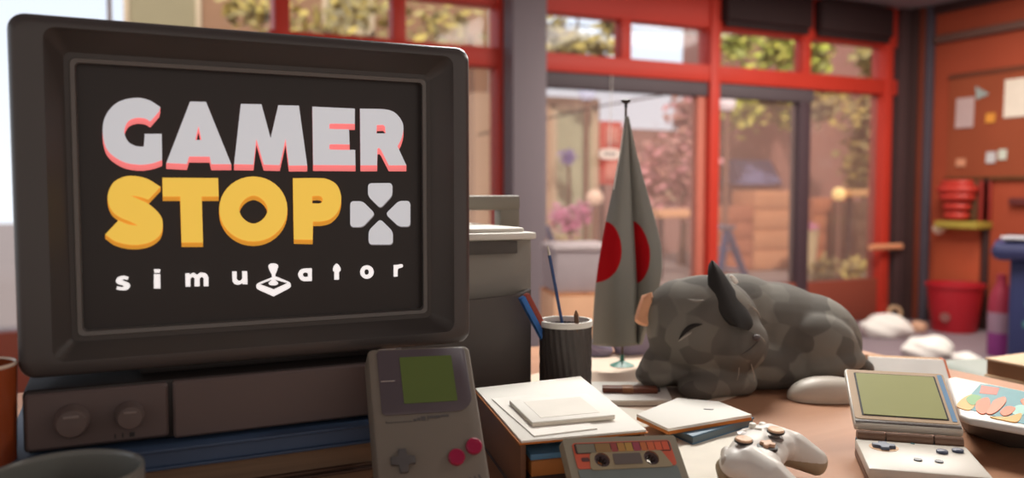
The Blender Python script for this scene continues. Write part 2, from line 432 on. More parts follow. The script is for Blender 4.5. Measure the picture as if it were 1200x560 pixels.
# fire hose on its ledge, right wall
c = at_x(1128, 262, WX - .10)
t = thing('hose_reel', 'red coiled fire hose resting over a yellowish ledge on the right wall', 'hose reel', (WX, c.y, c.z - .02))
ww = abs(yr(1105) - yr(1152))
b = B()
for k, (zz, rr, th) in enumerate(((.06, .5, .05), (.13, .62, .045), (.205, .82, .05), (.262, .95, .05), (.308, .75, .042))):
    t2 = [V((WX - .10 + .09 * rr * cos(a) - .01, c.y + .045 + ww * .40 * rr * sin(a), c.z + zz)) for a in [2 * pi * i / 24 for i in range(25)]]
    tube(b, t2, th * .62, 8)
mk('hose_coil', b, mat('fire_red_hose', (192, 58, 46), .5, .12, 8), t)
b = B(); box(b, WX - .03, WX - .002, c.y - ww * .5, c.y + ww * .52, c.z + .0, c.z + .33, .01); mk('back_plate', b, mat('dull_red_plate', (150, 48, 40), .6), t)
b = B(); box(b, WX - .19, WX - .002, c.y - ww * .52, c.y + ww * .52, c.z - .035, c.z + .018, .008); mk('ledge', b, mat('yellow_olive_ledge', (170, 150, 62), .6, .15, 10), t)
b = B(); box(b, WX - .07, WX - .032, c.y - ww * .25, c.y - ww * .03, c.z + .02, c.z + .33, .02); mk('valve_housing', b, mat('dark_olive_metal', (96, 66, 44), .5), t)
q = at_x(1100, 268, WX - .10)
b = B(); t_ = bmesh.new(); bmesh.ops.create_uvsphere(t_, u_segments=20, v_segments=12, radius=.045); merge(b, t_, Mx.Translation(q)); tube(b, [q, q + V((.10, 0, 0))], .012)
tag(mk('wall_lamp', b, mat('pearl_glass', (236, 222, 196), .25)), 'small round pearl lamp on the wall left of the hose ledge', 'lamp')
# door panels of the right wall
b = B(); box(b, WX - .03, WX - .001, yr(1162), yr(1155), .1, zr(1158, 208), .004); struct('trim_%d' % n_tr, b, m_dkbrown); n_tr += 1
b = B(); box(b, WX - .02, WX - .001, yr(1152), yr(1098), .12, zr(1125, 268), .006); struct('trim_%d' % n_tr, b, mat('orange_brown_panel', (188, 88, 54), .7, .1, 3)); n_tr += 1
b = B(); box(b, WX - .05, WX - .001, 1.5, yr(1187), zr(1195, 240), zr(1195, 232), .006); tag(mk('wall_ledge', b, mat('plum_ledge', (104, 50, 48), .6)), 'narrow dark ledge on the right wall above the navy bin', 'shelf')

# ================================================================== FLOOR THINGS NEAR THE RIGHT WALL
# red bin
c = at_x(1118, 380, WX - .26); c.z = 0
t = thing('waste_bin', 'red tapered waste bin on the floor by the right wall', 'bin', c)
hb = .36
b = B(); lathe(b, [(.002, 0), (.15, 0), (.155, .01), (.195, hb), (.207, hb), (.207, hb - .02), (.200, hb - .025)], n=28)
lathe(b, [(.19, hb), (.15, .03), (.002, .03)], n=28, cap=False)
for v in b.verts: v.co += c
mk('body', b, m_binred, t, smooth=40)
b = B(); fwd = (CAM - c); fwd.z = 0; fwd.normalize(); sd = V((-fwd.y, fwd.x, 0))
prism(b, [c + fwd * .166 - sd * .06 + V((0, 0, .12)) + (sd * cos(a) + V((0, 0, 1)) * sin(a)) * .035 for a in [2 * pi * i / 16 for i in range(16)]], fwd * .012)
mk('badge', b, mat('grey_badge', (138, 84, 80), .6), t)
# navy wheelie bin
c = V((4.20, 2.62, 0))
t = thing('wheelie_bin', 'navy blue bin with rolled lid at the right edge of the photo', 'bin', c)
pL = lambda px, py: at_d(px, py, 4.75)
ABIN = YAW + atan(590 / 980); exb = V((cos(ABIN), -sin(ABIN), 0)); eyb = V((sin(ABIN), cos(ABIN), 0))
q = pL(1184, 300); c2 = q + exb * .22 + eyb * .20; c2.z = 0
def rbx(x0, x1, y0, y1, z0, z1, bev, b): box(b, x0, x1, y0, y1, z0, z1, bev, M=Mx.Translation(c2) @ Mx.Rotation(-ABIN, 4, 'Z'))
t.location = c2; WM[t.name] = Mx.Translation(c2)
ztop, zl0, zl1 = pL(1183, 281).z, pL(1183, 304).z, pL(1183, 284).z
b = B(); rbx(-.22, .24, -.20, .24, .05, zl0, .02, b); mk('body', b, m_navy, t)
b = B(); rbx(-.315, .33, -.28, .30, zl0 - .005, zl1, .045, b); mk('lid', b, mat('navy_lid', (44, 48, 86), .5), t)
b = B(); rbx(-.25, .30, -.24, .26, zl1 - .004, ztop + .012, .012, b); mk('lid_rim', b, mat('dark_lid_rim', (30, 28, 42), .5), t)
b = B(); rbx(-.27, .30, -.255, -.225, ztop + .004, ztop + .024, .006, b); mk('handle', b, mat('pale_handle', (205, 205, 210), .4), t)
for sx in (-.19, .21):
    for sy in (-.15, .20):
        b = B(); lathe(b, [(.05, -.015), (.055, 0), (.05, .015)], n=16, M=Mx.Translation(c2) @ Mx.Rotation(-ABIN, 4, 'Z') @ Mx.Translation(V((sx, sy, .055))) @ Mx.Rotation(pi / 2, 4, 'Y'))
        mk('wheel', b, m_dark, t)
for k, (u, z) in enumerate(((.06, .56), (-.14, .50), (-.10, .44), (-.02, .40), (-.15, .38), (.05, .34))):
    b = B(); rbx(u, u + .05, -.206, -.199, z - .10, z - .065, .002, b)
    mk('printed_leaf', b, mat('teal_print', (74, 130, 126), .6), t)
# spray bottle beside the bin
cb = at_d(1172, 386, 5.35); cb.z = 0
t = thing('plastic_bottle', 'tall bottle with crimson, grey and violet bands left of the navy bin', 'bottle', cb)
b = B(); lathe(b, [(.002, 0), (.068, 0), (.072, .02), (.072, .15)], cb, 20); mk('lower_band', b, mat('violet_label', (132, 52, 122), .5), t)
b = B(); lathe(b, [(.072, .15), (.073, .16), (.073, .27), (.072, .28)], cb, 20); mk('middle_band', b, mat('mauve_grey_label', (150, 122, 140), .5), t)
b = B(); lathe(b, [(.072, .28), (.068, .36), (.05, .42), (.028, .47), (.028, .52), (.002, .52)], cb, 20); mk('cap', b, mat('crimson_cap', (150, 44, 66), .5), t)
# crumpled white bags on the floor
def crumple(px, py, w, h, dpt, label, seed, m=m_paper):
    random.seed(seed); c = at_z(px, py, 0); bm = bmesh.new(); bmesh.ops.create_icosphere(bm, subdivisions=4, radius=1)
    ph = [random.uniform(0, 6.28) for _ in range(6)]
    for v in bm.verts:
        n = v.co.copy(); k = 1 + .09 * sin(4 * n.x + ph[0]) * cos(4 * n.y + ph[1]) + .05 * sin(6 * n.z + 5 * n.x + ph[2]) + .02 * sin(13 * n.y + ph[3])
        v.co = RT * (n.x * k * w / 2) + FH * (n.y * k * dpt / 2) + V((0, 0, max(0, (n.z * k + .55)) * h / 1.6)) + c
    return tag(mk('paper_bag', bm, m, smooth=25), label, 'bag', 'crumpled white bags on the floor')
crumple(1037, 394, .36, .17, .26, 'crumpled white bag on the floor nearest the cat', 1)
crumple(1088, 417, .30, .13, .26, 'largest crumpled white bag on the grey floor in front of the red bin', 2)
crumple(1076, 388, .12, .08, .12, 'tiny crumpled scrap between the two bigger white bags', 3, mat('tan_wrapper', (214, 170, 140), .8))
crumple(1133, 426, .15, .07, .2, 'low white crumpled bag beside the grey green ottoman', 4)
q = at_z(1048, 374, 0)
b = B()
tube(b, [q + V((0, 0, .05)) + RT * (.05 * cos(a)) + V((0, 0, .05 * sin(a))) for a in [2 * pi * i / 20 for i in range(21)]], .016, 8)
tag(mk('tape_roll', b, mat('cream_tape', (226, 190, 150), .5)), 'small cream roll of tape standing on the floor by the window corner', 'tape')

# pull bar on the red post
p = at_y(1020, 290, WY - .09); p2 = at_y(1056, 290, WY - .09); p2.z = p.z
b = B(); tube(b, [p, p2], .024, 12); tube(b, [p * .75 + p2 * .25, p * .75 + p2 * .25 + V((0, .09, 0))], .012); tube(b, [p * .3 + p2 * .7, p * .3 + p2 * .7 + V((0, .09, 0))], .012)
tag(mk('grab_bar', b, mat('peach_wood', (238, 168, 124), .4)), 'peach wooden grab bar across the right red window post', 'rail')
# storage boxes behind the pen cup
c = at_d(678, 370, 3.7); c.z = 0
zt = at_d(678, 337, 3.7).z; zt2 = at_d(678, 284, 3.7).z
RZ = lambda p: Mx.Translation(p) @ Mx.Rotation(-YAW * .6, 4, 'Z')
t = thing('cardboard_box', 'tan cardboard box on the floor behind the pen cup', 'box', c)
b = B(); box(b, -.14, .13, -.12, .16, 0, zt - .02, .006, M=RZ(c)); mk('body', b, mat('tan_cardboard', (238, 186, 146), .8), t)
b = B(); box(b, -.14, -.005, -.12, .16, zt - .02, zt - .012, .002, M=RZ(c)); box(b, .005, .13, -.12, .16, zt - .02, zt - .012, .002, M=RZ(c)); mk('flap', b, mat('tan_cardboard_flap', (216, 150, 106), .8), t)
t = thing('storage_crate', 'pale lilac grey crate standing on the tan cardboard box', 'crate', c + V((0, 0, zt - .011)))
b = B(); box(b, -.13, .12, -.10, .15, zt - .011, zt2, .012, M=RZ(c)); mk('body', b, mat('lilac_grey_plastic', (186, 172, 172), .6), t)
b = B(); box(b, -.14, .13, -.11, .16, zt2 - .03, zt2 - .008, .006, M=RZ(c)); mk('rim', b, mat('lilac_grey_rim', (196, 182, 180), .6), t)

# ================================================================== OUTDOORS (seen through the glass)
b = B(); box(b, -12, 34, WY + .16, 32, -.3, -.02); struct('ground', b, mat('pavement', (150, 136, 130), .9, .1, 1), smooth=0)
def facade(name, label, px0, px1, py_top, Y, m, win=None, wm=None, depth=1.0, roof=None):
    x0, x1 = at_y(px0, 224, Y).x, at_y(px1, 224, Y).x; z1 = at_y((px0 + px1) / 2, py_top, Y).z
    t = thing(name, label, 'building', ((x0 + x1) / 2, Y, -.02))
    b = B(); box(b, x0, x1, Y, Y + depth, -.02, z1); mk('wall', b, m, t, smooth=0)
    if roof:
        b = B(); box(b, x0 - .1, x1 + .1, Y - .1, Y + depth, z1, z1 + .12, .02); mk('roof', b, roof, t)
    for (a, c_, y0, y1) in (win or []):
        xa, xb = at_y(a, 224, Y).x, at_y(c_, 224, Y).x; za, zb = at_y((a + c_) / 2, y1, Y).z, at_y((a + c_) / 2, y0, Y).z
        b = B()
        for q in ((xa, xb, zb - .07, zb), (xa, xb, za, za + .07), (xa, xa + .07, za, zb), (xb - .07, xb, za, zb)): box(b, q[0], q[1], Y - .05, Y - .001, q[2], q[3], .008)
        w = mk('window', b, mat('pale_window_frame', (214, 196, 168), .6), t)
        b = B(); box(b, xa + .06, xb - .06, Y - .02, Y - .002, za + .06, zb - .06); mk('pane', b, wm, w, smooth=0)
    return t
facade('shop_building', 'tan building across the street behind the monitor', 165, 574, -70, 12.0, mat('tan_render', (160, 124, 98), .9, .25, .5), [(150, 240, -20, 40), (380, 440, -10, 40), (500, 545, 90, 215)], mat('grey_green_pane', (158, 150, 120), .5))
facade('green_door_building', 'beige shopfront with a tall pale green door left of the flag', 556, 702, 112, 9.5, mat('beige_render', (206, 178, 152), .9, .15, .6), [(645, 697, 124, 345)], mat('sage_green_panel', (190, 196, 166), .6, .12, 2), depth=.6)
facade('mauve_building', 'low mauve brick building behind the flag and blossoms', 703, 836, 152, 12.0, mat('mauve_brick', (172, 134, 128), .9, .2, .8), [(780, 815, 190, 235)], mat('rosy_pane', (205, 160, 150), .5))
facade('brown_building', 'tall brown building behind the two right window panes', 838, 1160, 40, 12.0, mat('brown_brick', (160, 116, 106), .9, .25, .6), )
bb_ = bpy.data.objects['brown_building']; pa, pb = at_y(862, 186, 11.6), at_y(908, 216, 11.6)
b = B(); prism(b, [V((pa.x + .12, 11.995, pa.z)), V((pa.x + .12, 11.85, pa.z)), V((pa.x, 11.4, pb.z)), V((pa.x, 11.995, pb.z))], (pb.x - pa.x, 0, 0), .01); mk('awning', b, mat('slate_blue_awning', (112, 116, 156), .7), bb_)
# red poster board with pale panels
def at_(px, py, Y): return at_y(px, py, Y)
Yp = 8.6
t = thing('poster_stand', 'red poster stand with two pale panels left of the flag pole', 'sign', (at_(716, 224, Yp).x, Yp, -.02))
xa, xb = at_(704, 224, Yp).x, at_(729, 224, Yp).x
b = B(); box(b, xa, xb, Yp, Yp + .05, at_(716, 216, Yp).z, at_(716, 142, Yp).z, .01); mk('board', b, mat('poster_red', (214, 84, 72), .6), t)
for y0, y1 in ((149, 168), (190, 210)):
    b = B(); box(b, xa + .06, xb - .06, Yp - .02, Yp - .001, at_(716, y1, Yp).z, at_(716, y0, Yp).z, .004)
    mk('panel', b, mat('poster_pale_pink', (232, 150, 136), .6), t)
b = B()
for x in (xa + .02, xb - .06): box(b, x, x + .04, Yp + .01, Yp + .045, -.02, at_(716, 216, Yp).z, 0)
mk('stand_legs', b, m_dkbrown, t, smooth=0)
# oval sign hung on the window
Yo = WY - .03
o0 = at_y(715, 180.5, Yo)
t = thing('oval_sign', 'small white oval sign with grey smudged lines beside the flag pole', 'sign', o0)
wv, hv = abs(at_y(703, 180, Yo).x - at_y(728, 180, Yo).x) / 2, (at_y(715, 174, Yo).z - at_y(715, 187, Yo).z) / 2
b = B(); prism(b, [V((o0.x + p.x, Yo, o0.z + p.y)) for p in ell(0, 0, wv, hv, 28, 3)], (0, .012, 0)); mk('plate', b, mat('sign_white', (244, 228, 216), .6), t)
b = B()
for k, (u, w_) in enumerate(((-.55, .2), (-.25, .15), (.0, .22), (.33, .2))): box(b, o0.x + wv * u, o0.x + wv * (u + w_), Yo - .003, Yo - .0005, o0.z - hv * .25, o0.z + hv * .3)
mk('print', b, mat('sign_grey_print', (150, 140, 136), .6), t, smooth=0)
b = B(); tube(b, [o0 + V((0, .006, hv)), V((o0.x + .02, WY - .01, ZB0))], .003, 6); mk('cord', b, m_paper, t)
def globe(px, py, r, Y, m, label, pole=True):
    c = at_y(px, py, Y); t = thing('street_lamp', label, 'lamp', (c.x, Y, -.02))
    b = B(); tt = bmesh.new(); bmesh.ops.create_uvsphere(tt, u_segments=20, v_segments=12, radius=r); merge(b, tt, Mx.Translation(c)); mk('globe', b, m, t)
    b = B(); tube(b, [V((c.x, Y, -.02)), V((c.x, Y, c.z - r * .9))], .03, 8); lathe(b, [(.03, 0), (r * .5, .0), (r * .5, .05), (.03, .05)], (c.x, Y, c.z - r * .98), 14); mk('pole', b, mat('lamp_pole_brown', (140, 104, 88), .6), t)
m_glow = mat('lit_globe', (244, 236, 240), .4, emit=.55); m_glowb = mat('lit_bluish_globe', (210, 222, 255), .4, emit=.7)
globe(852, 121, .105, 8.2, m_glow, 'white globe lamp high behind the middle red post')
globe(688, 109, .105, 9.2, m_glowb, 'bluish globe lamp above the pale green door')
globe(697, 232, .10, 8.3, mat('ivory_globe', (246, 214, 190), .4, emit=.3), 'ivory globe lamp low beside the green door')
# warm display shelves outside
def plank(name, px0, px1, py, Y, h, m, label, cat='shelf'):
    a, c = at_y(px0, py, Y), at_y(px1, py, Y)
    t = thing(name, label, cat, ((a.x + c.x) / 2, Y, -.02)); zc = at_y((px0 + px1) / 2, py, Y).z
    b = B(); box(b, a.x, c.x, Y - .12, Y + .12, zc - h / 2, zc + h / 2, .015); mk('board', b, m, t)
    b = B()
    for x in (a.x + .08, c.x - .08): box(b, x - .025, x + .025, Y - .025, Y + .025, -.02, zc - h / 2, .004)
    mk('legs', b, m_dkbrown, t)
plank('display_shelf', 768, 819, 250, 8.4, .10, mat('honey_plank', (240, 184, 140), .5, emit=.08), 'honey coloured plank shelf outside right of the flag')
plank('display_shelf', 990, 1029, 226, 7.6, .09, mat('straw_plank', (226, 176, 120), .5), 'straw coloured plank shelf outside the right window')
c = at_y(983, 227, 7.6); t = thing('bollard_light', 'small warm globe light at the left end of the straw shelf', 'lamp', (c.x, 7.6, -.02))
b = B(); tt = bmesh.new(); bmesh.ops.create_uvsphere(tt, u_segments=16, v_segments=10, radius=.08); merge(b, tt, Mx.Translation(c)); mk('globe', b, mat('warm_bulb', (255, 214, 140), .4, emit=1.0), t)
b = B(); tube(b, [c - V((0, 0, .055)), V((c.x, 7.6, -.02))], .02, 8); mk('post', b, mat('lamp_pole_brown', (140, 104, 88), .6), t)
# crates
def crate(px0, px1, py0, py1, Y, m, label, name='wooden_crate', slats=True, floor_=True):
    x0, x1 = at_y(px0, 224, Y).x, at_y(px1, 224, Y).x; xm = (px0 + px1) / 2
    z1 = at_y(xm, py0, Y).z; z0 = -.02 if floor_ else at_y(xm, py1, Y).z
    t = thing(name, label, 'crate', ((x0 + x1) / 2, Y + .2, z0))
    b = B(); box(b, x0, x1, Y, Y + .45, z0, z1, .01); mk('body', b, m, t)
    b = B(); k = 4
    for i in range(k):
        za = z0 + (z1 - z0) * (i + .1) / k; zb = z0 + (z1 - z0) * (i + .9) / k
        box(b, x0 - .008, x1 + .008, Y - .018, Y + .002, za, zb, .004)
    mk('front_slats', b, m, t)
    return z1
crate(884, 934, 223, 330, 8.7, mat('tan_crate', (206, 150, 112), .7, .12, 3), 'tall tan crate outside behind the cat')
crate(836, 882, 242, 330, 8.7, mat('ruddy_crate', (180, 116, 88), .7, .12, 3), 'ruddy crate outside behind the blue ladder')
crate(954, 1000, 232, 330, 8.8, mat('russet_crate', (188, 118, 82), .7, .12, 3), 'russet crate outside under the straw shelf')
crate(1004, 1036, 236, 330, 8.2, mat('umber_crate', (112, 84, 64), .7, .12, 3), 'dark umber crate outside at the right end')
# plants
def leaves(bm, c, r, n, size, seed, mi_n=3):
    random.seed(seed); c = V(c)
    for i in range(n):
        d = V((random.gauss(0, .55), random.gauss(0, .5), random.gauss(0, .55)))
        p = c + V((d.x * r[0], d.y * r[1], d.z * r[2]))
        a = V((random.gauss(0, 1), random.gauss(0, 1), random.gauss(0, 1))).normalized(); q = a.orthogonal().normalized(); s = size * random.uniform(.6, 1.3)
        vs = [bm.verts.new(p + a * s), bm.verts.new(p + q * s * .55), bm.verts.new(p - a * s), bm.verts.new(p - q * s * .55)]
        bm.faces.new(vs).material_index = random.randrange(mi_n)
def plant(name, label, cat, blobs, Y, mats, size, trunk=None, pot=None, n=500):
    c0 = at_y(blobs[0][0], blobs[0][1], Y)
    t = thing(name, label, cat, (c0.x if trunk is None else at_y(trunk, 224, Y).x, Y, -.02))
    b = B()
    for i, (px, py, rx, ry) in enumerate(blobs):
        c = at_y(px, py, Y); s = Y / cos(YAW) / FPX
        leaves(b, c, (rx * s, max(rx, ry) * s * .8, ry * s), n, size, i * 13 + int(px))
    mk('foliage', b, mats, t, smooth=0, keep=True)
    x = t.location.x; ztop = min(at_y(p[0], p[1], Y).z for p in blobs)
    if pot:
        b = B(); lathe(b, [(.002, -.02), (.11, -.02), (.15, pot), (.16, pot), (.16, pot - .03)], (x, Y, 0), 18); mk('pot', b, mat('pale_planter', (206, 190, 150), .7), t)
    b = B(); tube(b, [V((x, Y, pot - .05 if pot else -.02)), V((x + .03, Y, ztop * .5)), V((x, Y, ztop))], .05, 8, taper=[.07, .05, .03] if not pot else [.02] * 3); mk('stem' if pot else 'trunk', b, mat('bark_brown', (110, 84, 70), .8), t)
mg = [mat('leaf_lime', (196, 204, 88), .7), mat('leaf_olive', (156, 160, 86), .7), mat('leaf_yellow_green', (222, 216, 112), .7)]
md_ = [mat('leaf_olive_dark', (158, 146, 98), .8), mat('leaf_khaki', (184, 168, 112), .8), mat('leaf_ochre', (204, 184, 104), .8)]
mpk = [mat('petal_pink', (236, 160, 196), .7), mat('petal_rose', (222, 130, 176), .7), mat('petal_mauve', (196, 140, 168), .7)]
mbl = [mat('blossom_dusty', (206, 158, 150), .8), mat('blossom_pink', (226, 164, 170), .8), mat('blossom_brown', (186, 140, 126), .8)]
plant('street_tree', 'yellow green tree filling the transom behind the middle red post', 'tree', [(862, 48, 24, 26), (915, 58, 30, 26), (868, 128, 26, 20), (905, 110, 28, 16), (925, 135, 18, 14), (955, 60, 20, 30)], 10.9, mg, .10, trunk=930, n=420)
plant('street_tree', 'olive leaved tree outside by the right end of the window', 'tree', [(965, 120, 18, 28), (1012, 140, 22, 40), (1020, 70, 16, 22), (1008, 190, 20, 36)], 9.75, md_ + mg[:1], .10, trunk=1012, n=300)
plant('street_tree', 'sparse pale olive tree in the transom above the green door', 'tree', [(668, 52, 24, 14), (650, 40, 10, 18), (700, 56, 22, 10), (715, 30, 12, 10)], 9.0, md_, .09, trunk=630, n=150)
plant('street_tree', 'ochre leaved tree behind the top edge of the monitor', 'tree', [(360, 25, 50, 24), (430, 10, 36, 20), (520, 30, 36, 22), (300, 10, 26, 16)], 11.0, md_, .11, trunk=552, n=90)
plant('blossom_tree', 'dusty pink blossom tree right of the flag', 'tree', [(790, 190, 34, 36), (768, 205, 26, 30), (805, 140, 18, 26), (812, 225, 22, 26)], 9.8, mbl, .10, trunk=800, n=260)
plant('flower_bush', 'pink flowering bush beneath the pale green door', 'flowers', [(655, 255, 12, 11), (670, 262, 10, 9), (682, 250, 11, 10)], 8.0, mpk, .045, trunk=668, pot=.4, n=120)
plant('flower_pot', 'pink flowers in a pale pot behind the sleeping cat', 'flowers', [(947, 268, 11, 10), (934, 275, 8, 7)], 8.1, mpk, .04, trunk=946, pot=.55, n=150)
plant('planter_bush', 'low olive bush outside right of the pink flower pot', 'bush', [(965, 318, 20, 18), (1000, 320, 22, 20)], 6.9, md_ + mg[:2], .05, trunk=985, n=220)
# purple pansy cluster on the door
plant('flower_bush', 'violet blooms in front of the pale green door', 'flowers', [(666, 185, 8, 7)], 9.05, [mat('petal_violet', (140, 124, 200), .7), mat('petal_lilac', (170, 156, 210), .7), mat('petal_blue', (120, 116, 190), .7)], .05, trunk=666, pot=.5, n=90)
# blue ladder
Yl = 5.6
t = thing('step_ladder', 'blue folding step ladder standing outside behind the cat', 'ladder', (at_y(858, 268, Yl).x, Yl, -.02))
top = at_y(852, 268, Yl); fl = at_y(842, 330, Yl); fr_ = at_y(876, 332, Yl)
dl_ = (fl - top) * (top.z / (top.z - fl.z)); dr_ = (fr_ - top) * (top.z / (top.z - fr_.z))
b = B()
for off in (0, .34):
    o_ = V((0, off, 0)); tube(b, [top + o_, top + o_ + dl_], .028, 8)
mk('rear_frame', b, mat('ladder_blue', (76, 122, 178), .5), t)
b = B()
for off in (0, .34):
    o_ = V((0, off, 0)); tube(b, [top + o_, top + o_ + dr_], .03, 8)
mk('front_frame', b, mat('ladder_blue', (76, 122, 178), .5), t)
b = B()
for k in (.25, .5, .75): p = top + dr_ * k; box(b, p.x - .05, p.x + .05, p.y, p.y + .34, p.z - .012, p.z + .012, .004)
box(b, top.x - .07, top.x + .07, top.y - .03, top.y + .37, top.z - .01, top.z + .03, .01)
mk('tread', b, mat('ladder_tread', (150, 160, 176), .5), t)
# leaning blue pole outside left
a = at_y(640, 265, 5.0); c = at_y(664, 330, 5.0); d = (c - a) * ((a.z + .02) / (a.z - c.z))
b = B(); tube(b, [a, a + d], .025, 8); tag(mk('leaning_pole', b, mat('pole_blue', (84, 120, 170), .5)), 'blue pole leaning outside the glass left of the flag', 'pole')
# overhead wires in front of the sky
pw_ = at_y(612, 146, 8.0)
b = B(); tube(b, [V((pw_.x, 8.0, -.02)), pw_ + V((0, 0, .1))], .03, 8); tube(b, [at_y(560, 158, 8.0), at_y(700, 125, 8.0), at_y(772, 112, 8.0), at_y(845, 100, 8.0)], .012, 6)
tag(mk('overhead_wire', b, m_dark), 'thin dark wire crossing the sky behind the flag tip', 'wire')
p = at_y(610, 26, 10.6)
b = B(); tube(b, [V((p.x, 10.6, -.02)), p + V((0, 0, .1))], .03, 8); tube(b, [p, at_y(640, 28, 10.6), at_y(735, 34, 10.6), at_y(845, 40, 10.6)], .014, 6)
tag(mk('overhead_wire', b, m_dark), 'thin dark wire across the transom above the green door', 'wire')
b = B(); q = at_y(668, 26, 7.9); tube(b, [q + V((.10 * cos(a), 0, .10 * sin(a))) for a in [2 * pi * i / 20 for i in range(21)]], .014, 6); q0 = at_y(612, 60, 7.9); tube(b, [V((q0.x, q.y, -.02)), V((q0.x, q.y, q.z - .14)), V((q.x - .08, q.y, q.z - .14)), q - V((0, 0, .10))], .02, 8)
tag(mk('signpost', b, mat('signpost_iron', (110, 96, 84), .6)), 'iron post with a ring top in the transom left of the flag', 'post')

# ================================================================== DESK
t = thing('desk', 'long brown wooden desk holding the monitor, consoles and cat', 'desk', (.1, .75, 0))
b = B(); box(b, -1.1, 1.275, -.05, 1.43, DT - .035, DT, .004); mk('desktop', b, m_desk, t)
for x in (-1.03, 1.20):
    for y in (.02, 1.36):
        b = B(); box(b, x - .03, x + .03, y - .03, y + .03, 0, DT - .035, .004); mk('leg', b, m_dkbrown, t)
b = B(); box(b, -1.0, 1.17, 1.345, 1.365, .45, DT - .035, .003); mk('back_panel', b, m_dkbrown, t)

# ------------------------------------------------------------------ books under the computer
def book(name, label, x0, x1, y0, y1, z0, z1, mc, mp, group=None, rz=0):
    c = V(((x0 + x1) / 2, (y0 + y1) / 2, z0)); t = thing(name, label, 'book', c, rz, group)
    w, l, h = x1 - x0, y1 - y0, z1 - z0; k = min(.003, h * .18)
    b = B(); box(b, -w / 2, w / 2, -l / 2, l / 2, 0, k, k * .3); box(b, -w / 2, w / 2, -l / 2, l / 2, h - k, h, k * .3); box(b, -w / 2, w / 2, l / 2 - k, l / 2, k * .5, h - k * .5, k * .3)
    mk('cover', b, mc, t, local=True)
    b = B(); box(b, -w / 2 + .004, w / 2 - .004, -l / 2 + .005, l / 2 - k, k, h - k); mk('pages', b, mp, t, local=True, smooth=0)
    return t
gB = 'books stacked under the computer'
book('book', 'thick brown book at the bottom of the stack under the computer', -.085, .262, .795, 1.05, .75, .777, m_brownc, m_page_b, gB)
book('book', 'brown book in the middle of the stack under the computer', -.10, .255, .800, 1.04, .777, .8035, mat('umber_book_cover', (84, 62, 50), .6), m_page_b, gB)
book('book', 'blue hardback topmost of the stack under the computer', -.09, .248, .788, 1.03, .8035, .8225, m_blue, mat('dull_blue_pages', (70, 88, 116), .7), gB)

# ------------------------------------------------------------------ desktop computer
CY = .812
t = thing('desktop_computer', 'dark desktop computer with two round knobs under the monitor', 'computer', (.09, .95, .8225))
x0, x1, z0, z1 = -.072, .25, .8225, .880
b = B(); box(b, x0, x1, CY, 1.06, z0 + .003, z1, .004)
mk('case', b, m_comp_d, t)
b = B(); l0 = rrect(-.070, .0425, .829, .8775, .003, CY + .001); l1 = rrect(-.070, .0425, .829, .8775, .003, CY - .004); l2 = rrect(-.068, .0405, .831, .8755, .003, CY - .006); loft(b, [l0, l1, l2]); mk('knob_panel', b, m_comp, t)
b = B(); l0 = rrect(.0465, .2485, .8265, .8785, .003, CY + .001); l1 = rrect(.0465, .2485, .8265, .8785, .003, CY - .006); l2 = rrect(.0485, .2465, .8285, .8765, .003, CY - .008); loft(b, [l0, l1, l2]); mk('drive_panel', b, m_comp, t)
for px, py, r in ((84, 494, .0135), (152, 487, .0115)):
    q = at_y(px, py, CY - .012); b = B()
    lathe(b, [(r * 1.06, .006), (r, .010), (r * .96, .018), (r * .82, .022), (.0005, .0225)], n=28, M=Mx.Translation(V((q.x, CY, q.z))) @ Mx.Rotation(pi / 2, 4, 'X'))
    k = mk('knob', b, mat('knob_plastic', (98, 86, 83), .45, .04, 8), t)
    b = B(); box(b, q.x - r * .45, q.x + r * .45, CY - .0245, CY - .0222, q.z + r * .38, q.z + r * .55, .0008); mk('knob_mark', b, mat('knob_mark_grey', (128, 116, 112), .4), k)
b = B()
for u in (-.002, .004, .010): box(b, u, u + .0012 + (u > .005) * .003, CY - .0066, CY - .0055, .8325, .8365)
mk('port', b, m_dark, t, smooth=0)
b = B()
for x in (-.055, .225):
    for y in (.84, 1.03): lathe(b, [(.009, 0), (.009, .0035)], (x, y, .8225), 14)
mk('rubber_feet', b, m_dark, t)

# ------------------------------------------------------------------ monitor
MY = .81
t = thing('crt_monitor', 'big grey monitor showing a white and yellow title', 'monitor', (.134, .98, .880))
X0, X1, Z0, Z1 = -.0745, .3418, .8893, 1.1992
def pxrect(x0, x1, y0l, y0r, y1l, y1r, Y):
    """rect on the plane Y from the four photographed corners"""
    a, b_, c_, d_ = at_y(x0, y0l, Y), at_y(x1, y0r, Y), at_y(x0 + 12, y1l, Y), at_y(x1 - 5, y1r, Y)
    return ((a.x + c_.x) / 2, (b_.x + d_.x) / 2, (c_.z + d_.z) / 2, (a.z + b_.z) / 2)
rec = (-.0480, .3216, .9032, 1.1882)
inn = pxrect(79, 503, 67, 92, 395, 368, MY + .022)
scr = pxrect(88, 497, 75, 97, 386, 361, MY + .030)
loops = [rrect(.0, .268, .93, 1.15, .02, 1.19), rrect(-.005, .273, .925, 1.155, .02, 1.17), rrect(X0 + .012, X1 - .012, Z0 + .010, Z1 - .010, .014, .95),
         rrect(X0 + .001, X1 - .001, Z0 + .001, Z1 - .001, .014, MY + .02), rrect(X0, X1, Z0, Z1, .014, MY + .009), rrect(X0 + .0012, X1 - .0012, Z0 + .0012, Z1 - .0012, .013, MY + .0045), rrect(X0 + .0042, X1 - .0042, Z0 + .0042, Z1 - .0042, .011, MY + .0012),
         rrect(X0 + .008, X1 - .008, Z0 + .008, Z1 - .008, .009, MY), rrect(*rec, .010, MY)]
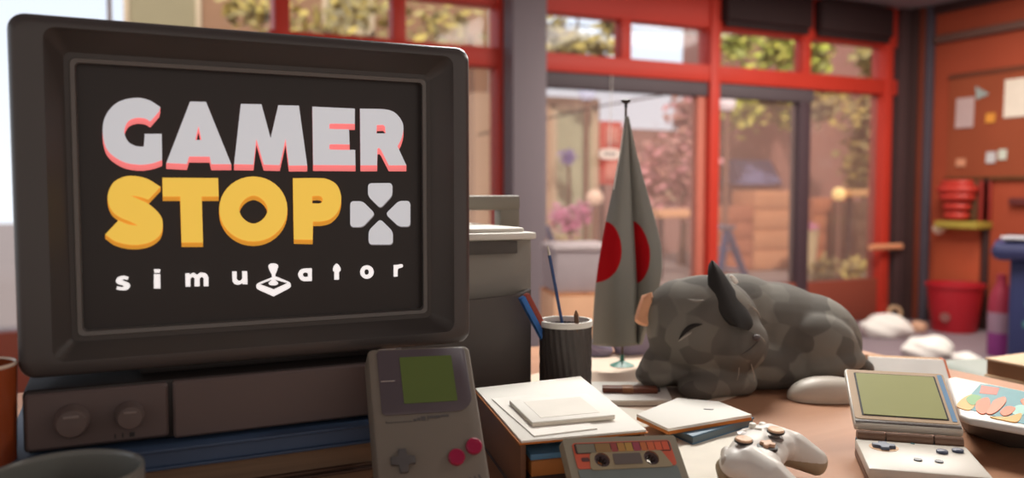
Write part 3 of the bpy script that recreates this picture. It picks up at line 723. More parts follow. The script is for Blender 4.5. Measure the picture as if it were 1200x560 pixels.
loops2 = [rrect(*rec, .010, MY), rrect(rec[0] + .003, rec[1] - .003, rec[2] + .003, rec[3] - .003, .010, MY + .008), rrect(inn[0] - .004, inn[1] + .004, inn[2] - .004, inn[3] + .004, .006, MY + .022), rrect(*inn, .005, MY + .022)]
b = B(); loft(b, loops, cap1=False); mk('housing', b, m_case, t, smooth=40)
b = B(); loft(b, loops2, False, False); mk('bezel', b, m_case_in, t, smooth=40)
b = B(); loft(b, [rrect(*inn, .005, MY + .022), rrect(inn[0] + .001, inn[1] - .001, inn[2] + .001, inn[3] - .001, .005, MY + .0205), rrect(inn[0] + .0045, inn[1] - .0045, inn[2] + .0045, inn[3] - .0045, .004, MY + .0215), rrect(*scr, .004, MY + .031)], False, False); mk('screen_rim', b, m_rim, t, smooth=40)
SY = MY + .030
b = B(); prism(b, rrect(scr[0] - .002, scr[1] + .002, scr[2] - .002, scr[3] + .002, .004, SY), (0, .01, 0)); screen = mk('screen', b, m_screen, t)
b = B(); box(b, .02, .25, .84, 1.04, .8795, Z0 + .004, .004); mk('foot', b, m_comp_d, t)
b = B()
for k in range(9): box(b, .05 + k * .02, .062 + k * .02, 1.0, 1.12, 1.1755 - .001, 1.1775, .0004)
mk('vents', b, m_dark, t)
# title shown on the screen
def scr_fn(yoff): return lambda x, y, z=0: V((at_y(x, y, SY - yoff).x, SY - yoff, at_y(x, y, SY - yoff).z))
def T(k, ox, oy, pts): return [(p[0] / k + ox, p[1] / k + oy) + tuple(p[2:]) for p in pts]
S = 's'
G = [(187.8,125.3),(186.5,130.5),(176,142.5),(170,139,S),(160,138.2,S),(150,142.5,S),(145.6,154,S),(149.5,165,S),(157,170.3,S),(164,171.8),(168.5,171.6),(169.6,156.8),(189.5,156.8),(190,187.5),(178,191.5,S),(162,193,S),(143,189,S),(126,176,S),(120.3,155,S),(124,135,S),(138,119.8,S),(158.9,114.6,S),(175,117.5,S)]
A = [(222.7,118.9),(241.4,119.3),(271,192.4),(247.6,192.4),(245.6,183.6),(221.6,183.4),(218.9,192.2),(194.9,190.9)]
Ah = [(232.6,147.8),(236,163.9),(228.9,163.9)]
Mm = [(282.2,121.7),(306.4,122.1),(317.1,161.8),(326.1,123.2),(350.3,123.8),(360,193.9),(338.5,193.9),(334.7,162.8),(327.8,193.5),(309,192.8),(300.4,162.8),(297,192.8),(274.3,192.4)]
Ee = [(366,124.9),(415.8,127.2),(415.8,145.2),(387,145,S),(386,148,S),(387,150.9,S),(409,151.5),(409.7,169.3),(387,169.2,S),(386,172,S),(387,175,S),(416.2,175.6),(416.6,193.7),(366.9,193.3)]
Rr = [(421.8,127.2),(450,128,S),(462,131.5,S),(470.5,141,S),(472.8,150.6,S),(470.6,161.8,S),(465.9,171.5),(476.2,193.7),(455.6,193.7),(446.3,175.5),(444.5,173.5),(442.3,174),(441.9,193.7),(422.4,193.7)]
Rh = [(441.6,146.6),(449,146.4),(451.2,148.5),(451.8,156.2),(441.1,156.2)]
Ss = [(188.2,218.9),(173.9,234),(163,230.6,S),(153.5,229.2),(163,233.5,S),(174.3,239.0,S),(187.1,251,S),(190.8,262.8,S),(187.1,275.7,S),(174.3,284.4,S),(155,287,S),(135.7,283,S),(123.3,274.6),(138.9,258.1),(150,262.6,S),(161.4,264.2),(152.8,259.8,S),(140,254.3,S),(130.3,245.7,S),(126.1,230.7,S),(131.4,215.7,S),(142.1,208.2,S),(155,206,S),(172.1,209.3,S)]
Tt = [(190.3,208.2),(255.6,208.6),(256.3,230.3),(236.4,230.3),(237.9,284.2),(212.8,284.2),(211.1,230.3),(190.7,230.3)]
Pp = [(343.2,208.8),(372,208.6,S),(384,210,S),(395,217,S),(399.8,231,S),(397,246,S),(388,256,S),(377,259.4,S),(366.8,259.6),(366.4,281),(344.3,280.6)]
Ph = [(366,229.8),(374,229.6,S),(377.6,232,S),(377.8,236,S),(374.5,238.2,S),(365.7,238.2)]
white_l = [[crv(G)], [A, Ah], [Mm], [crv(Ee, 4)], [crv(Rr), Rh]]
yel_l = [[crv(Ss)], [Tt], [ell(296.8, 244.9, 40, 38.2), ell(297, 245.6, 16.6, 16.4, 28, 1.75)], [crv(Pp), crv(Ph, 4)]]
def lettering(name, shapes, drop, mf, ms, m_in=None):
    f1 = scr_fn(.0022); f2 = scr_fn(.0010)
    for pl in shapes:
        b = B(); fill(b, pl, f1); mk('letter', b, mf, screen, smooth=0, keep=True)
        b = B(); fill(b, [[(p[0], p[1] + drop) for p in q] for q in pl], f2)
        for q in pl:
            for i in range(len(q)):
                p, r = q[i], q[(i + 1) % len(q)]
                if abs(p[0] - r[0]) < 1e-4: continue
                y0 = .00103 + .00001 * (i % 7); f3 = scr_fn(y0)
                b.faces.new([b.verts.new(f3(x, y)) for x, y in ((p[0], p[1]), (r[0], r[1]), (r[0], r[1] + drop), (p[0], p[1] + drop))])
        mk('letter_shading', b, ms, screen, smooth=0, keep=True)
lettering('upper_title', white_l, 7.0, m_white_l, m_pink_l)
lettering('lower_title', yel_l, 5.2, m_yel_l, m_ochre_l)
k6 = lambda pts: T(5.333, 380, 195, pts)
def fillet(pts, r=3.0, n=5):
    out = []; N = len(pts)
    for i in range(N):
        p, a, c_ = V(pts[i][:2]), V(pts[i - 1][:2]), V(pts[(i + 1) % N][:2]); u = (a - p); w = (c_ - p); rr = min(r, u.length * .45, w.length * .45)
        s, e = p + u.normalized() * rr, p + w.normalized() * rr
        for k in range(n + 1): q = k / n; out.append(s * (1 - q)**2 + p * 2 * q * (1 - q) + e * q * q)
    return out
pads = [k6(q) for q in ([(273,105),(425,103),(425,182),(350,262),(273,185)], [(162,217),(240,217),(318,295),(240,378),(162,378)], [(382,297),(465,215),(537,215),(537,375),(465,375)], [(350,328),(428,405),(428,487),(277,487),(277,400)])]
for q in pads:
    b = B(); fill(b, [fillet(q, 4.5)], scr_fn(.0022)); mk('emblem_arrow', b, m_white_l, screen, smooth=0, keep=True)
    b = B(); fill(b, [fillet([(p[0] + .5, p[1] + 1.0) for p in q], 4.5)], scr_fn(.0012)); mk('emblem_shading', b, mat('screen_grey_light', (150, 148, 150), .6, emit=.3), screen, smooth=0, keep=True)
k7 = lambda pts: T(6, 120, 290, pts); k8 = lambda pts: T(6, 290, 290, pts)
words_ = [[crv(k7([(185,207),(178,228),(155,223,S),(140,228,S),(160,238,S),(188,252,S),(194,275,S),(175,296,S),(140,301,S),(98,294),(104,272),(135,278,S),(152,273,S),(140,265,S),(108,255,S),(95,234,S),(110,209,S),(148,198,S)]))],
  [k7([(362,152),(408,152),(404,178),(366,178)])], [k7([(362,186),(406,186),(408,288),(362,288)])],
  [crv(k7([(583,182),(612,180),(615,190),(640,177,S),(664,192),(692,176,S),(730,184,S),(746,212),(746,272),(712,272),(712,216),(698,206,S),(684,218),(684,273),(648,273),(648,216),(634,207,S),(619,218),(619,275),(585,275)]), 4)],
  [crv(k7([(912,168),(944,168),(944,220),(958,234,S),(974,230,S),(984,216),(982,166),(1018,166),(1020,258),(988,258),(984,250),(960,261,S),(930,256,S),(915,236)]), 4)],
  [crv(k8([(356,190,S),(368,162,S),(390,149,S),(420,146),(453,146),(453,235),(400,236,S),(372,224,S)]), 4), crv(k8([(390,190,S),(396,178,S),(412,176,S),(425,180),(425,204),(408,207,S),(394,202,S)]), 3)],
  [crv(k8([(611,172),(601,160,S),(606,132,S),(628,113,S),(648,132,S),(656,158,S),(644,172),(644,226),(610,226)]), 4)],
  [ell(*k8([(840, 172)])[0], 8, 7.9), ell(*k8([(838, 172)])[0], 2.6, 3.3, 18)],
  [crv(k8([(1027,123),(1058,121),(1075,117,S),(1091,120,S),(1090,138,S),(1062,147),(1056,158),(1056,204),(1028,205)]), 4)]]
words_[1] = words_[1] + words_.pop(2)      # the i and its dot
for pl in words_:
    b = B(); fill(b, pl, scr_fn(.0022)); mk('letter', b, m_white_s, screen, smooth=0, keep=True)
b = B()
fill(b, [crv(k8([(62,272,S),(72,252,S),(170,210),(195,203,S),(220,211),(295,244,S),(305,265,S),(296,284,S),(202,334),(183,343,S),(164,335),(72,293,S)]), 5), k8([(88,258),(180,222),(280,250),(185,294)])], scr_fn(.0022))
fill(b, [crv(k8([(147,130,S),(158,116,S),(181,111,S),(205,116,S),(216,130,S),(207,163),(196,190),(195,228),(216,248,S),(206,262,S),(183,266,S),(156,262,S),(149,249,S),(171,228),(171,190),(155,160)]), 4)], scr_fn(.0024))
mk('joystick_emblem', b, m_white_s, screen, smooth=0, keep=True)

# ------------------------------------------------------------------ upright handheld console leaning on the computer
def pose(x, y, yw, ln, roll, w, z0=DT):
    ux = V((cos(yw), sin(yw), 0)); bk = V((-sin(yw), cos(yw), 0)); up = V((0, 0, 1)) * cos(ln) + bk * sin(ln)
    a = ux * cos(roll) + up * sin(roll); c = up * cos(roll) - ux * sin(roll); n = c.cross(a)   # n points into the scene
    o = V((x, y, z0 + w / 2 * abs(sin(roll)) * cos(ln)))
    return o, Mx((a, n, c)).transposed()
gs = .9993
o_, R_ = pose(.2492, .6645, -.1435, .6807, -.0183, .1 * gs, DT + .0216)
t = thing('handheld_console', 'upright grey handheld console with olive screen and crimson buttons', 'game console', o_, R_)
def gb(f): return f * gs
b = B()
def gbl(y, ins): return [V((p.x, y, p.z)) for p in rr4(-gb(.05) + ins, gb(.05) - ins, ins, gb(.163) - ins, y)]
def rr4(x0, x1, z0, z1, y, rs=(.006, .006, .006, .022), n=6):   # tr, tl, bl, br radii
    pts = []
    for (sx, sz, a0), r in zip(((x1, z1, 0), (x0, z1, 90), (x0, z0, 180), (x1, z0, 270)), rs):
        cx = sx - r if a0 in (0, 270) else sx + r; cz = sz - r if a0 in (0, 90) else sz + r
        for k in range(n + 1): a = radians(a0 + 90 * k / n); pts.append(V((cx + r * cos(a), y, cz + r * sin(a))))
    return pts
loft(b, [gbl(.033, .003), gbl(.030, .0), gbl(.003, 0), gbl(.001, .001), gbl(0, .003)]); body = mk('body', b, m_gb, t, local=True)
b = B(); loft(b, [rr4(gb(-.0415), gb(.0445), gb(.0935), gb(.160), .0004, (.004, .004, .004, .016)), rr4(gb(-.0415), gb(.0445), gb(.0935), gb(.160), -.0010, (.004, .004, .004, .016)), rr4(gb(-.0408), gb(.0438), gb(.0942), gb(.1593), -.0015, (.004, .004, .004, .016))]); pan = mk('screen_bezel', b, m_gbp, t, local=True)
b = B(); flat_rect(b, gb(-.0205), gb(.030), gb(.1035), gb(.1515), -.0014, .0006, .001); mk('display', b, m_gbs, pan, local=True)
b = B(); flat_rect(b, gb(-.040), gb(-.027), gb(.1270), gb(.1276), -.0015, .0004); mk('indicator_line', b, mat('pale_line', (190, 184, 178), .5), pan, local=True)
b = B()
for x0, x1, z0, z1 in ((-.0385, -.015, .0862, .0868), (-.0390, -.0380, .0868, .0880), (-.0135, -.0105, .0862, .0885), (-.0098, -.0070, .0868, .0895), (-.0062, -.0020, .0866, .0905), (-.0003, .0002, .0860, .0912), (.0008, .0120, .0882, .0905), (.0125, .0200, .0890, .0908)):
    flat_rect(b, gb(x0), gb(x1), gb(z0), gb(z1), -.0001, .0004)
mk('printed_marks', b, m_dgrey, t, local=True, smooth=0)
b = B(); cx, cz, hw, hl = gb(-.027), gb(.049), gb(.0036), gb(.0108)
prism(b, [V((cx + u, .0005, cz + v)) for u, v in ((-hw, -hl), (hw, -hl), (hw, -hw), (hl, -hw), (hl, hw), (hw, hw), (hw, hl), (-hw, hl), (-hw, hw), (-hl, hw), (-hl, -hw), (-hw, -hw))], (0, -.0042, 0), .0006)
mk('direction_pad', b, m_dgrey, t, local=True)
for x, z in ((.039, .0575), (.0215, .0485)):
    b = B(); disc(b, (gb(x), .0003, gb(z)), gb(.0076), .0045, bev=.001); mk('button', b, m_red_b, t, local=True)
for x in (-.012, .006):
    b = B(); prism(b, [V((p.x, 0, p.z)) for p in [Mx.Rotation(radians(-25), 3, 'Y') @ V((q.x, 0, q.y)) + V((gb(x), 0, gb(.022))) for q in ell(0, 0, gb(.0055), gb(.0016), 20, 4)]], (0, -.0015, 0)); mk('pill_button', b, m_dgrey, t, local=True)
b = B()
for k in range(6):
    p = V((gb(.024 + k * .0042), 0, gb(.010 + k * .001))); d = V((-.006, 0, .016))
    prism(b, [p, p + V((.0014, 0, .0006)), p + d + V((.0014, 0, .0006)), p + d], (0, -.0003, 0))
mk('speaker_grille', b, m_dgrey, t, local=True, smooth=0)

# ------------------------------------------------------------------ printer behind the monitor
t = thing('desktop_printer', 'grey desktop printer with pale lid behind the monitor', 'printer', (.45, 1.17, DT))
PX0, PX1 = .36, at_y(624, 320, 1.07).x
zt = at_y(610, 277, 1.07).z
def rotp(b, x0, x1, y0, y1, z0, z1, bev=0): box(b, x0, x1, y0, y1, z0, z1, bev)
b = B(); rotp(b, PX0, PX1, 1.07, 1.30, DT, zt, .006); mk('body', b, m_pgrey, t)
b = B(); rotp(b, PX0 - .004, PX1 + .003, 1.062, 1.306, zt - .004, zt + .006, .003); mk('lid', b, m_plid, t)
xl0, xl1 = PX0, at_y(612, 270, 1.08).x
b = B(); rotp(b, xl0, xl1, 1.072, 1.29, zt + .006, zt + .0125, .003); mk('paper_sheet', b, m_plid, t)
b = B(); rotp(b, PX0 + .01, at_y(606, 285, 1.068).x, 1.0665, 1.071, at_y(600, 297, 1.068).z, zt - .006, .001); mk('slot', b, mat('slot_dark_plastic', (86, 82, 78), .6), t)  # flat strip in darker plastic below the lid
# raised feeder bar
xb = at_y(610, 236, 1.22).x; za, zb = at_y(600, 229, 1.22).z, at_y(600, 246, 1.22).z
b = B(); rotp(b, PX0, xb, 1.22, 1.25, zb, za, .004); rotp(b, xb - .035, xb, 1.222, 1.248, zt, zb + .003, .003); rotp(b, PX0, PX0 + .035, 1.222, 1.248, zt, zb + .003, .003); mk('feeder_frame', b, mat('olive_grey_plastic', (134, 128, 116), .5), t)
# dark swung output tray in front with a turned-up right corner
b = B(); yq = 1.045; xr = at_y(620, 352, yq).x; nn = 16; lo = []
for k in range(nn + 1):
    s = k / nn; x = PX0 - .02 + (xr - PX0 + .02) * s; zt_ = at_y(556, 356, yq).z + .010 * s + (.006 * max(0, (s - .85) / .15) ** 2); yo = -.006 * s
    lo.append([V((x, yq + yo, DT)), V((x, yq + yo, zt_)), V((x, yq + yo + .004, zt_ + .0015)), V((x, 1.069, zt_ - .004)), V((x, 1.069, DT))])
loft(b, lo); mk('output_tray', b, m_pdark, t, smooth=30)

# ------------------------------------------------------------------ pen cup with pencils
cc = V((.566, 1.008, DT)); zr_ = at_d(662, 376, 1.15).z; H = zr_ - DT
t = thing('pen_cup', 'ribbed black pen cup with a white rim', 'pen cup', cc)
b = B(); nC = 96; NZ = 14
def cup_r(a, z): return .0355 + .0013 * sin(26 * a + z * 95) ** 3
rs = []
for k in range(NZ + 1):
    z = (H - .008) * k / NZ; rs.append([V((cup_r(2 * pi * i / nC, z) * cos(2 * pi * i / nC), cup_r(2 * pi * i / nC, z) * sin(2 * pi * i / nC), z)) + cc for i in range(nC)])
loft(b, rs, True, False)
lathe(b, [(.0335, H - .006), (.0335, .004), (.001, .004)], cc, 32, cap=False)
mk('body', b, m_cup, t, smooth=50)
b = B(); lathe(b, [(.034, H - .008), (.0372, H - .008), (.0378, H - .004), (.0372, H), (.0335, H), (.0330, H - .004), (.0335, H - .008)], cc, 40, cap=False); mk('rim', b, m_paper, t)
def pencil(name, label, base, tip, r, m, mtip, cat='pencil', cone=.018):
    base, tip = V(base), V(tip); d = (tip - base).normalized(); t = thing(name, label, cat, base)
    b = B(); tube(b, [base, tip - d * cone], r, 6); mk('barrel', b, m, t)
    b = B(); tube(b, [tip - d * cone, tip - d * cone * .25], r, 6, taper=[r * .98, r * .3]); mk('tip', b, mtip, t)
    return t
tipp = at_d(641, 284, 1.15); lean = at_d(672, 372, 1.13)
dv = (lean - tipp).normalized(); basep = lean + dv * ((lean.z - DT - .008) / -dv.z if dv.z else 0)
bs = cc + V((.020, .004, .008))
pencil('pencil', 'long thin blue pencil leaning left in the pen cup', bs, tipp, .0022, mat('pencil_blue', (52, 82, 132), .4), m_paper2)
# red and blue eraser stick
e0 = at_d(637, 376, 1.14); e1 = at_d(613, 347, 1.14); ed = (e0 - e1).normalized(); base2 = cc + V((.019, .004, .012))
t = thing('eraser_stick', 'short red and blue eraser stick at the left of the pen cup', 'eraser', base2)
sd = V((0, 1, 0)); up_ = (e1 - base2).normalized(); rr_ = up_.cross(sd).normalized()
def slab(b, a, c, u0, u1): prism(b, [a + rr_ * u0 - sd * .005, a + rr_ * u1 - sd * .005, a + rr_ * u1 + sd * .005, a + rr_ * u0 + sd * .005], c - a, .0008)
b = B(); slab(b, base2, e1, -.001, .0065); mk('blue_half', b, mat('eraser_blue', (50, 112, 186), .5), t)
b = B(); slab(b, base2, e1, -.0085, -.001); mk('red_half', b, mat('eraser_red', (156, 62, 44), .5), t)
q = at_d(674, 372, 1.12)
b0 = cc + V((.012, -.018, .008))
pencil('crayon', 'short brown crayon stub at the right of the pen cup', b0, at_d(675, 362, 1.125), .003, mat('crayon_brown', (92, 68, 50), .6), mat('crayon_tip', (120, 88, 62), .6), 'crayon', .008)

# ------------------------------------------------------------------ open paper organizer with papers and folders
fl_, fr2 = V((.352, .7155, 0)), V((.483, .695, 0)); bl_, br_ = V((.396, .930, 0)), V((.546, .932, 0))
fdir = (fr2 - fl_).normalized(); ldir = ((bl_ - fl_) + (br_ - fr2)).normalized()
ZO = .810
def q4(a, c, d, e, z): return [V((p.x, p.y, z)) for p in (a, c, d, e)]
t = thing('paper_tray', 'brown open-fronted paper tray with a white top beside the handheld console', 'tray', (fl_ + br_) / 2 + V((0, 0, DT)))
b = B(); prism(b, q4(fl_, fr2, br_, bl_, DT), (0, 0, .004)); mk('base', b, m_brownc, t, smooth=0)
wth = fdir * .006
b = B(); prism(b, q4(fl_, fl_ + wth, bl_ + wth, bl_, DT + .004), (0, 0, ZO - DT - .008), .001); mk('side_panel', b, mat('warm_brown_board', (112, 78, 56), .6, .12, 10), t)
b = B(); prism(b, q4(fr2 - wth, fr2, br_, br_ - wth, DT + .004), (0, 0, ZO - DT - .008), .001); mk('side_panel', b, mat('warm_brown_board', (112, 78, 56), .6, .12, 10), t)
b = B(); prism(b, q4(bl_ - ldir * .005, br_ - ldir * .005, br_, bl_, DT + .004), (0, 0, ZO - DT - .008), .001); mk('back_panel', b, m_brownc, t)
ov = ldir * .004
b = B(); prism(b, q4(fl_ - ov - wth * .3, fr2 - ov + wth * .3, br_ + wth * .3, bl_ - wth * .3, ZO - .0045), (0, 0, .002), .0006); mk('edge_board', b, m_orange, t)
b = B(); prism(b, q4(fl_ - ov, fr2 - ov, br_, bl_, ZO - .0026), (0, 0, .0026), .0008); mk('top_panel', b, m_paper, t)
lp = lambda u, v, z: V((*(fl_ + fdir * u + (bl_ - fl_).normalized() * v).xy, z))
b = B(); prism(b, [lp(.012, .006, .786), lp(.118, .006, .786), lp(.125, .19, .786), lp(.02, .19, .786)], (0, 0, .006), .001)
tag(mk('folder', b, mat('sky_blue_folder', (96, 150, 190), .5)), 'light blue folder lying upper inside the open paper tray', 'folder')
b = B(); prism(b, [lp(.012, .004, .770), lp(.118, .004, .770), lp(.125, .19, .770), lp(.02, .19, .770)], (0, 0, .016), .002)
tag(mk('folder', b, mat('tawny_folder', (186, 122, 62), .6)), 'thick tawny folder lying under the blue folder in the tray', 'folder')
b = B(); prism(b, [lp(.012, .008, .7542), lp(.118, .008, .7542), lp(.125, .19, .7542), lp(.02, .19, .7542)], (0, 0, .0155), .002)
tag(mk('folder', b, mat('dark_umber_folder', (70, 54, 50), .6)), 'dark umber folder at the bottom of the open paper tray', 'folder')
# loose sheet and pad on the tray
sh = [at_z(x, y, ZO + .0004) for x, y in ((574, 468), (606, 466), (642, 512), (612, 515))]
P = lambda pts, z: [at_z(x, y, z) for x, y in pts]
b = B(); prism(b, P([(576, 468), (640, 462), (700, 503), (626, 512)], ZO + .0002), (0, 0, .0012), .0003)
tag(mk('paper_sheet', b, mat('bright_sheet', (240, 236, 228), .8), smooth=0), 'loose white sheet under the thin notebook on the paper tray', 'paper')
t = thing('notebook', 'thin white notebook lying on top of the brown paper tray', 'notebook', at_z(660, 480, ZO + .0016))
nb = P([(597, 469), (688, 461), (721, 486), (624, 495)], ZO + .0062)
b = B(); prism(b, [p - V((0, 0, .0047)) for p in nb], (0, 0, .0036), .0008); mk('pages', b, m_paper2, t)
b = B(); prism(b, [p - V((0, 0, .0012)) for p in nb], (0, 0, .0014), .0004); mk('cover', b, m_paper, t)
b = B(); cn = sum(nb, V()) / 4; prism(b, [cn + (p - cn) * .72 + V((0, 0, .0001)) for p in nb], (0, 0, .0004)); mk('label_patch', b, mat('ivory_patch', (232, 228, 218), .8), t, smooth=0)

# ------------------------------------------------------------------ cassette leaning on the tray
o_, R_ = pose(.4242, .6151, -.0782, .793, -.0846, .118, DT + .0088)
cs = 1.017
t = thing('audio_cassette', 'grey green cassette with an orange label propped against the paper tray', 'cassette', o_, R_)
W_, Hc = .058 * cs, .074 * cs
hl_, hr_, hz = -.0245 * cs, .0255 * cs, .0505 * cs
def holes(): return [ell(hl_, hz, .0078, .0072, 24), ell(hr_, hz, .0078, .0072, 24)]
def yfill(y): return lambda x, y_, z=0: V((x, y, y_))
def plate(b, polys, y0, y1):
    fill(b, polys, yfill(y0)); fill(b, polys, yfill(y1))
    for pl in polys:
        for i in range(len(pl)):
            p, r = pl[i], pl[(i + 1) % len(pl)]; b.faces.new([b.verts.new(V((x, yy, z))) for x, z, yy in ((p[0], p[1], y0), (r[0], r[1], y0), (r[0], r[1], y1), (p[0], p[1], y1))])
R2 = lambda x0, x1, z0, z1, r: [V((p.x, p.z)) for p in rrect(x0, x1, z0, z1, r, 0)]
b = B(); plate(b, [R2(-W_, W_, 0, Hc, .003)] + holes(), 0, .012); mk('shell', b, mat('cassette_shell', (142, 136, 118), .5, .06, 10), t, local=True)
b = B(); plate(b, [R2(-W_ + .008, W_ - .008, .0425 * cs, Hc - .0055, .003)] + holes(), -.0007, .0002); lab = mk('label_face', b, mat('cassette_orange', (204, 92, 66), .6, .15, 12), t, local=True)
b = B(); plate(b, [R2(-W_ + .008, W_ - .008, .006, .0420 * cs, .002)], -.0006, .0002); mk('lower_face', b, mat('cassette_teal', (112, 124, 122), .5, .15, 10), t, local=True)
b = B(); plate(b, [fillet([(hl_ - .014, hz - .0098), (hl_ - .011, hz + .0075), (hl_ + .006, hz + .0098), (hr_ + .012, hz + .0088), (hr_ + .021, hz - .0098)], .004)] + holes(), -.0012, -.0004); mk('reel_plate', b, mat('cassette_khaki', (150, 138, 110), .5), lab, local=True)
b = B(); flat_rect(b, hl_ + .0115, hr_ - .0105, hz - .0055, hz + .0055, -.0011, .0006, .001); mk('tape_window', b, mat('window_grey', (102, 94, 90), .3), lab, local=True)
strip = [(-.048, -.029, (120, 116, 100)), (-.029, -.013, (142, 110, 66)), (-.013, -.006, (150, 66, 62)), (-.006, .002, (172, 126, 62)), (.002, .010, (176, 138, 66)), (.010, .018, (150, 62, 78)), (.018, .025, (186, 104, 56)), (.025, .033, (196, 96, 58)), (.033, .041, (204, 92, 58)), (.041, .0485, (206, 88, 58))]
b = B(); flat_rect(b, -.0495, .0500, Hc - .0170, Hc - .0065, -.0006, .0005, .002); mk('stripe_border', b, mat('stripe_border_dark', (70, 48, 46), .5), lab, local=True)
for i, (a, c, cl) in enumerate(strip):
    b = B(); flat_rect(b, a + .0004, c - .0004, Hc - .0162, Hc - .0073, -.0010, .0004); mk('colour_stripe', b, mat('stripe_tone_%s' % 'abcdefghij'[i], cl, .6, .1, 20), lab, local=True, smooth=0)
b = B(); flat_rect(b, -.0455, -.0375, hz - .001, hz + .003, -.0006, .0004, .0015); mk('side_mark', b, mat('label_plum', (88, 52, 52), .5), lab, local=True)
for hx in (hl_, hr_):
    b = B(); plate(b, [ell(hx, hz, .0078, .0072, 24), ell(hx, hz, .0052, .0048, 24)], .001, .011)
    for k in range(6): a = pi / 3 * k; box(b, hx + .0042 * cos(a) - .0008, hx + .0042 * cos(a) + .0008, .002, .009, hz + .0040 * sin(a) - .0008, hz + .0040 * sin(a) + .0008)
    mk('reel_hub', b, mat('hub_plum', (84, 70, 72), .5), t, local=True)

# ------------------------------------------------------------------ papers right of the tray
b = B(); prism(b, P([(560, 452), (640, 436), (684, 419), (760, 411.5), (900, 452), (800, 486), (690, 474), (600, 480)], DT + .0001), (0, 0, .0010), .0003)  # added patch: highlight at the back of the desk put into its colour
tag(mk('desk_highlight', b, mat('beige_highlight', (222, 200, 178), .7, .05, 6)), 'painted pale highlight on the desk under the flag stand, pen cup and cat', 'desk highlight')
b = B(); prism(b, P([(700, 474), (800, 487), (880, 492), (862, 530), (838, 580), (655, 600)], DT + .0013), (0, 0, .0008))
tag(mk('paper_sheet', b, mat('desk_sheet', (226, 220, 206), .8), smooth=0), 'large white sheet flat on the desk left of the controller', 'paper')
t = thing('notebook', 'white notebook with rounded corners under the brown marker', 'notebook', at_z(730, 460, DT))
nz0 = DT + .0004
ctr = P([(684, 447), (778, 447.5), (788, 468.5), (690, 469)], DT + .010)
def rquad(pts, r=.012, n=5):
    out = []
    for i in range(4):
        p, a, c = pts[i], pts[i - 1], pts[(i + 1) % 4]; s = p + (a - p).normalized() * r; e = p + (c - p).normalized() * r
        for k in range(n + 1): q = k / n; out.append(s * (1 - q)**2 + p * 2 * q * (1 - q) + e * q * q)
    return out
rq = rquad(ctr, .008)
b = B(); prism(b, [p - V((0, 0, .0096)) for p in rq], (0, 0, .0016)); mk('back_cover', b, mat('umber_cover', (96, 66, 52), .6), t)
b = B(); prism(b, [p - V((0, 0, .0080)) for p in rq], (0, 0, .0060)); mk('pages', b, m_paper2, t)
b = B(); prism(b, [p - V((0, 0, .0020)) for p in rq], (0, 0, .0020)); mk('front_cover', b, m_paper, t)
a, c = at_z(706, 455.5, DT + .014), at_z(770, 456.5, DT + .014)
dd = (c - a).normalized(); sdv = V((-dd.y, dd.x, 0))
t = thing('marker_pen', 'flat brown marker lying on the white notebook', 'marker', (a + c) / 2 - V((0, 0, .004)))
def bar(b, p, q, w, h, bev=.001):
    prism(b, [p - sdv * w - V((0, 0, h)), q - sdv * w - V((0, 0, h)), q + sdv * w - V((0, 0, h)), p + sdv * w - V((0, 0, h))], (0, 0, 2 * h), bev)
b = B(); bar(b, a, c, .0095, .0038); mk('barrel', b, mat('marker_brown', (106, 56, 34), .5, .2, 60), t)
b = B(); bar(b, a + (c - a) * .36, a + (c - a) * .56, .0100, .0042, .0006); mk('band', b, mat('marker_tan_band', (142, 92, 56), .5, .3, 200), t)
b = B(); bar(b, c - dd * .001, c + dd * .004, .004, .0025, .0006); mk('nib_cap', b, m_dark, t)
# notepad with orange edge on a blue book
bb = P([(772, 494), (830, 474), (884, 489), (812, 511)], DT + .0125)
t = thing('book', 'thin slate blue book on the desk under the orange edged notepad', 'book', sum(bb, V()) / 4 - V((0, 0, .0114)))
b = B(); prism(b, [p - V((0, 0, .0113)) for p in bb], (0, 0, .0022), .0005); prism(b, [p - V((0, 0, .0022)) for p in bb], (0, 0, .0022), .0005); mk('cover', b, mat('slate_blue_cover', (86, 120, 144), .5), t)
cnb = sum(bb, V()) / 4
b = B(); prism(b, [cnb + (p - cnb) * .97 - V((0, 0, .0091)) for p in bb], (0, 0, .0069)); mk('pages', b, mat('grey_blue_pages', (110, 126, 134), .7), t, smooth=0)
np_ = P([(746, 485), (794, 466), (842, 470), (881, 485.5), (783, 502)], DT + .0205)
t = thing('notepad', 'white notepad with an orange edge in front of the cat', 'notepad', sum(np_, V()) / 5 - V((0, 0, .0078)))
b = B(); prism(b, [p - V((0, 0, .0078)) for p in np_], (0, 0, .0042), .0006); mk('backing_board', b, m_orange, t)
b = B(); prism(b, [p - V((0, 0, .0036)) for p in np_], (0, 0, .0036), .0004); mk('pages', b, m_paper, t)
q = at_z(831, 480, DT + .0206); b = B(); prism(b, [q + RT * u + FH * v for u, v in ((-.007, .0015), (.004, -.0015), (.006, .0005), (-.005, .0035))], (0, 0, .0005)); mk('ink_mark', b, m_dark, t, smooth=0)

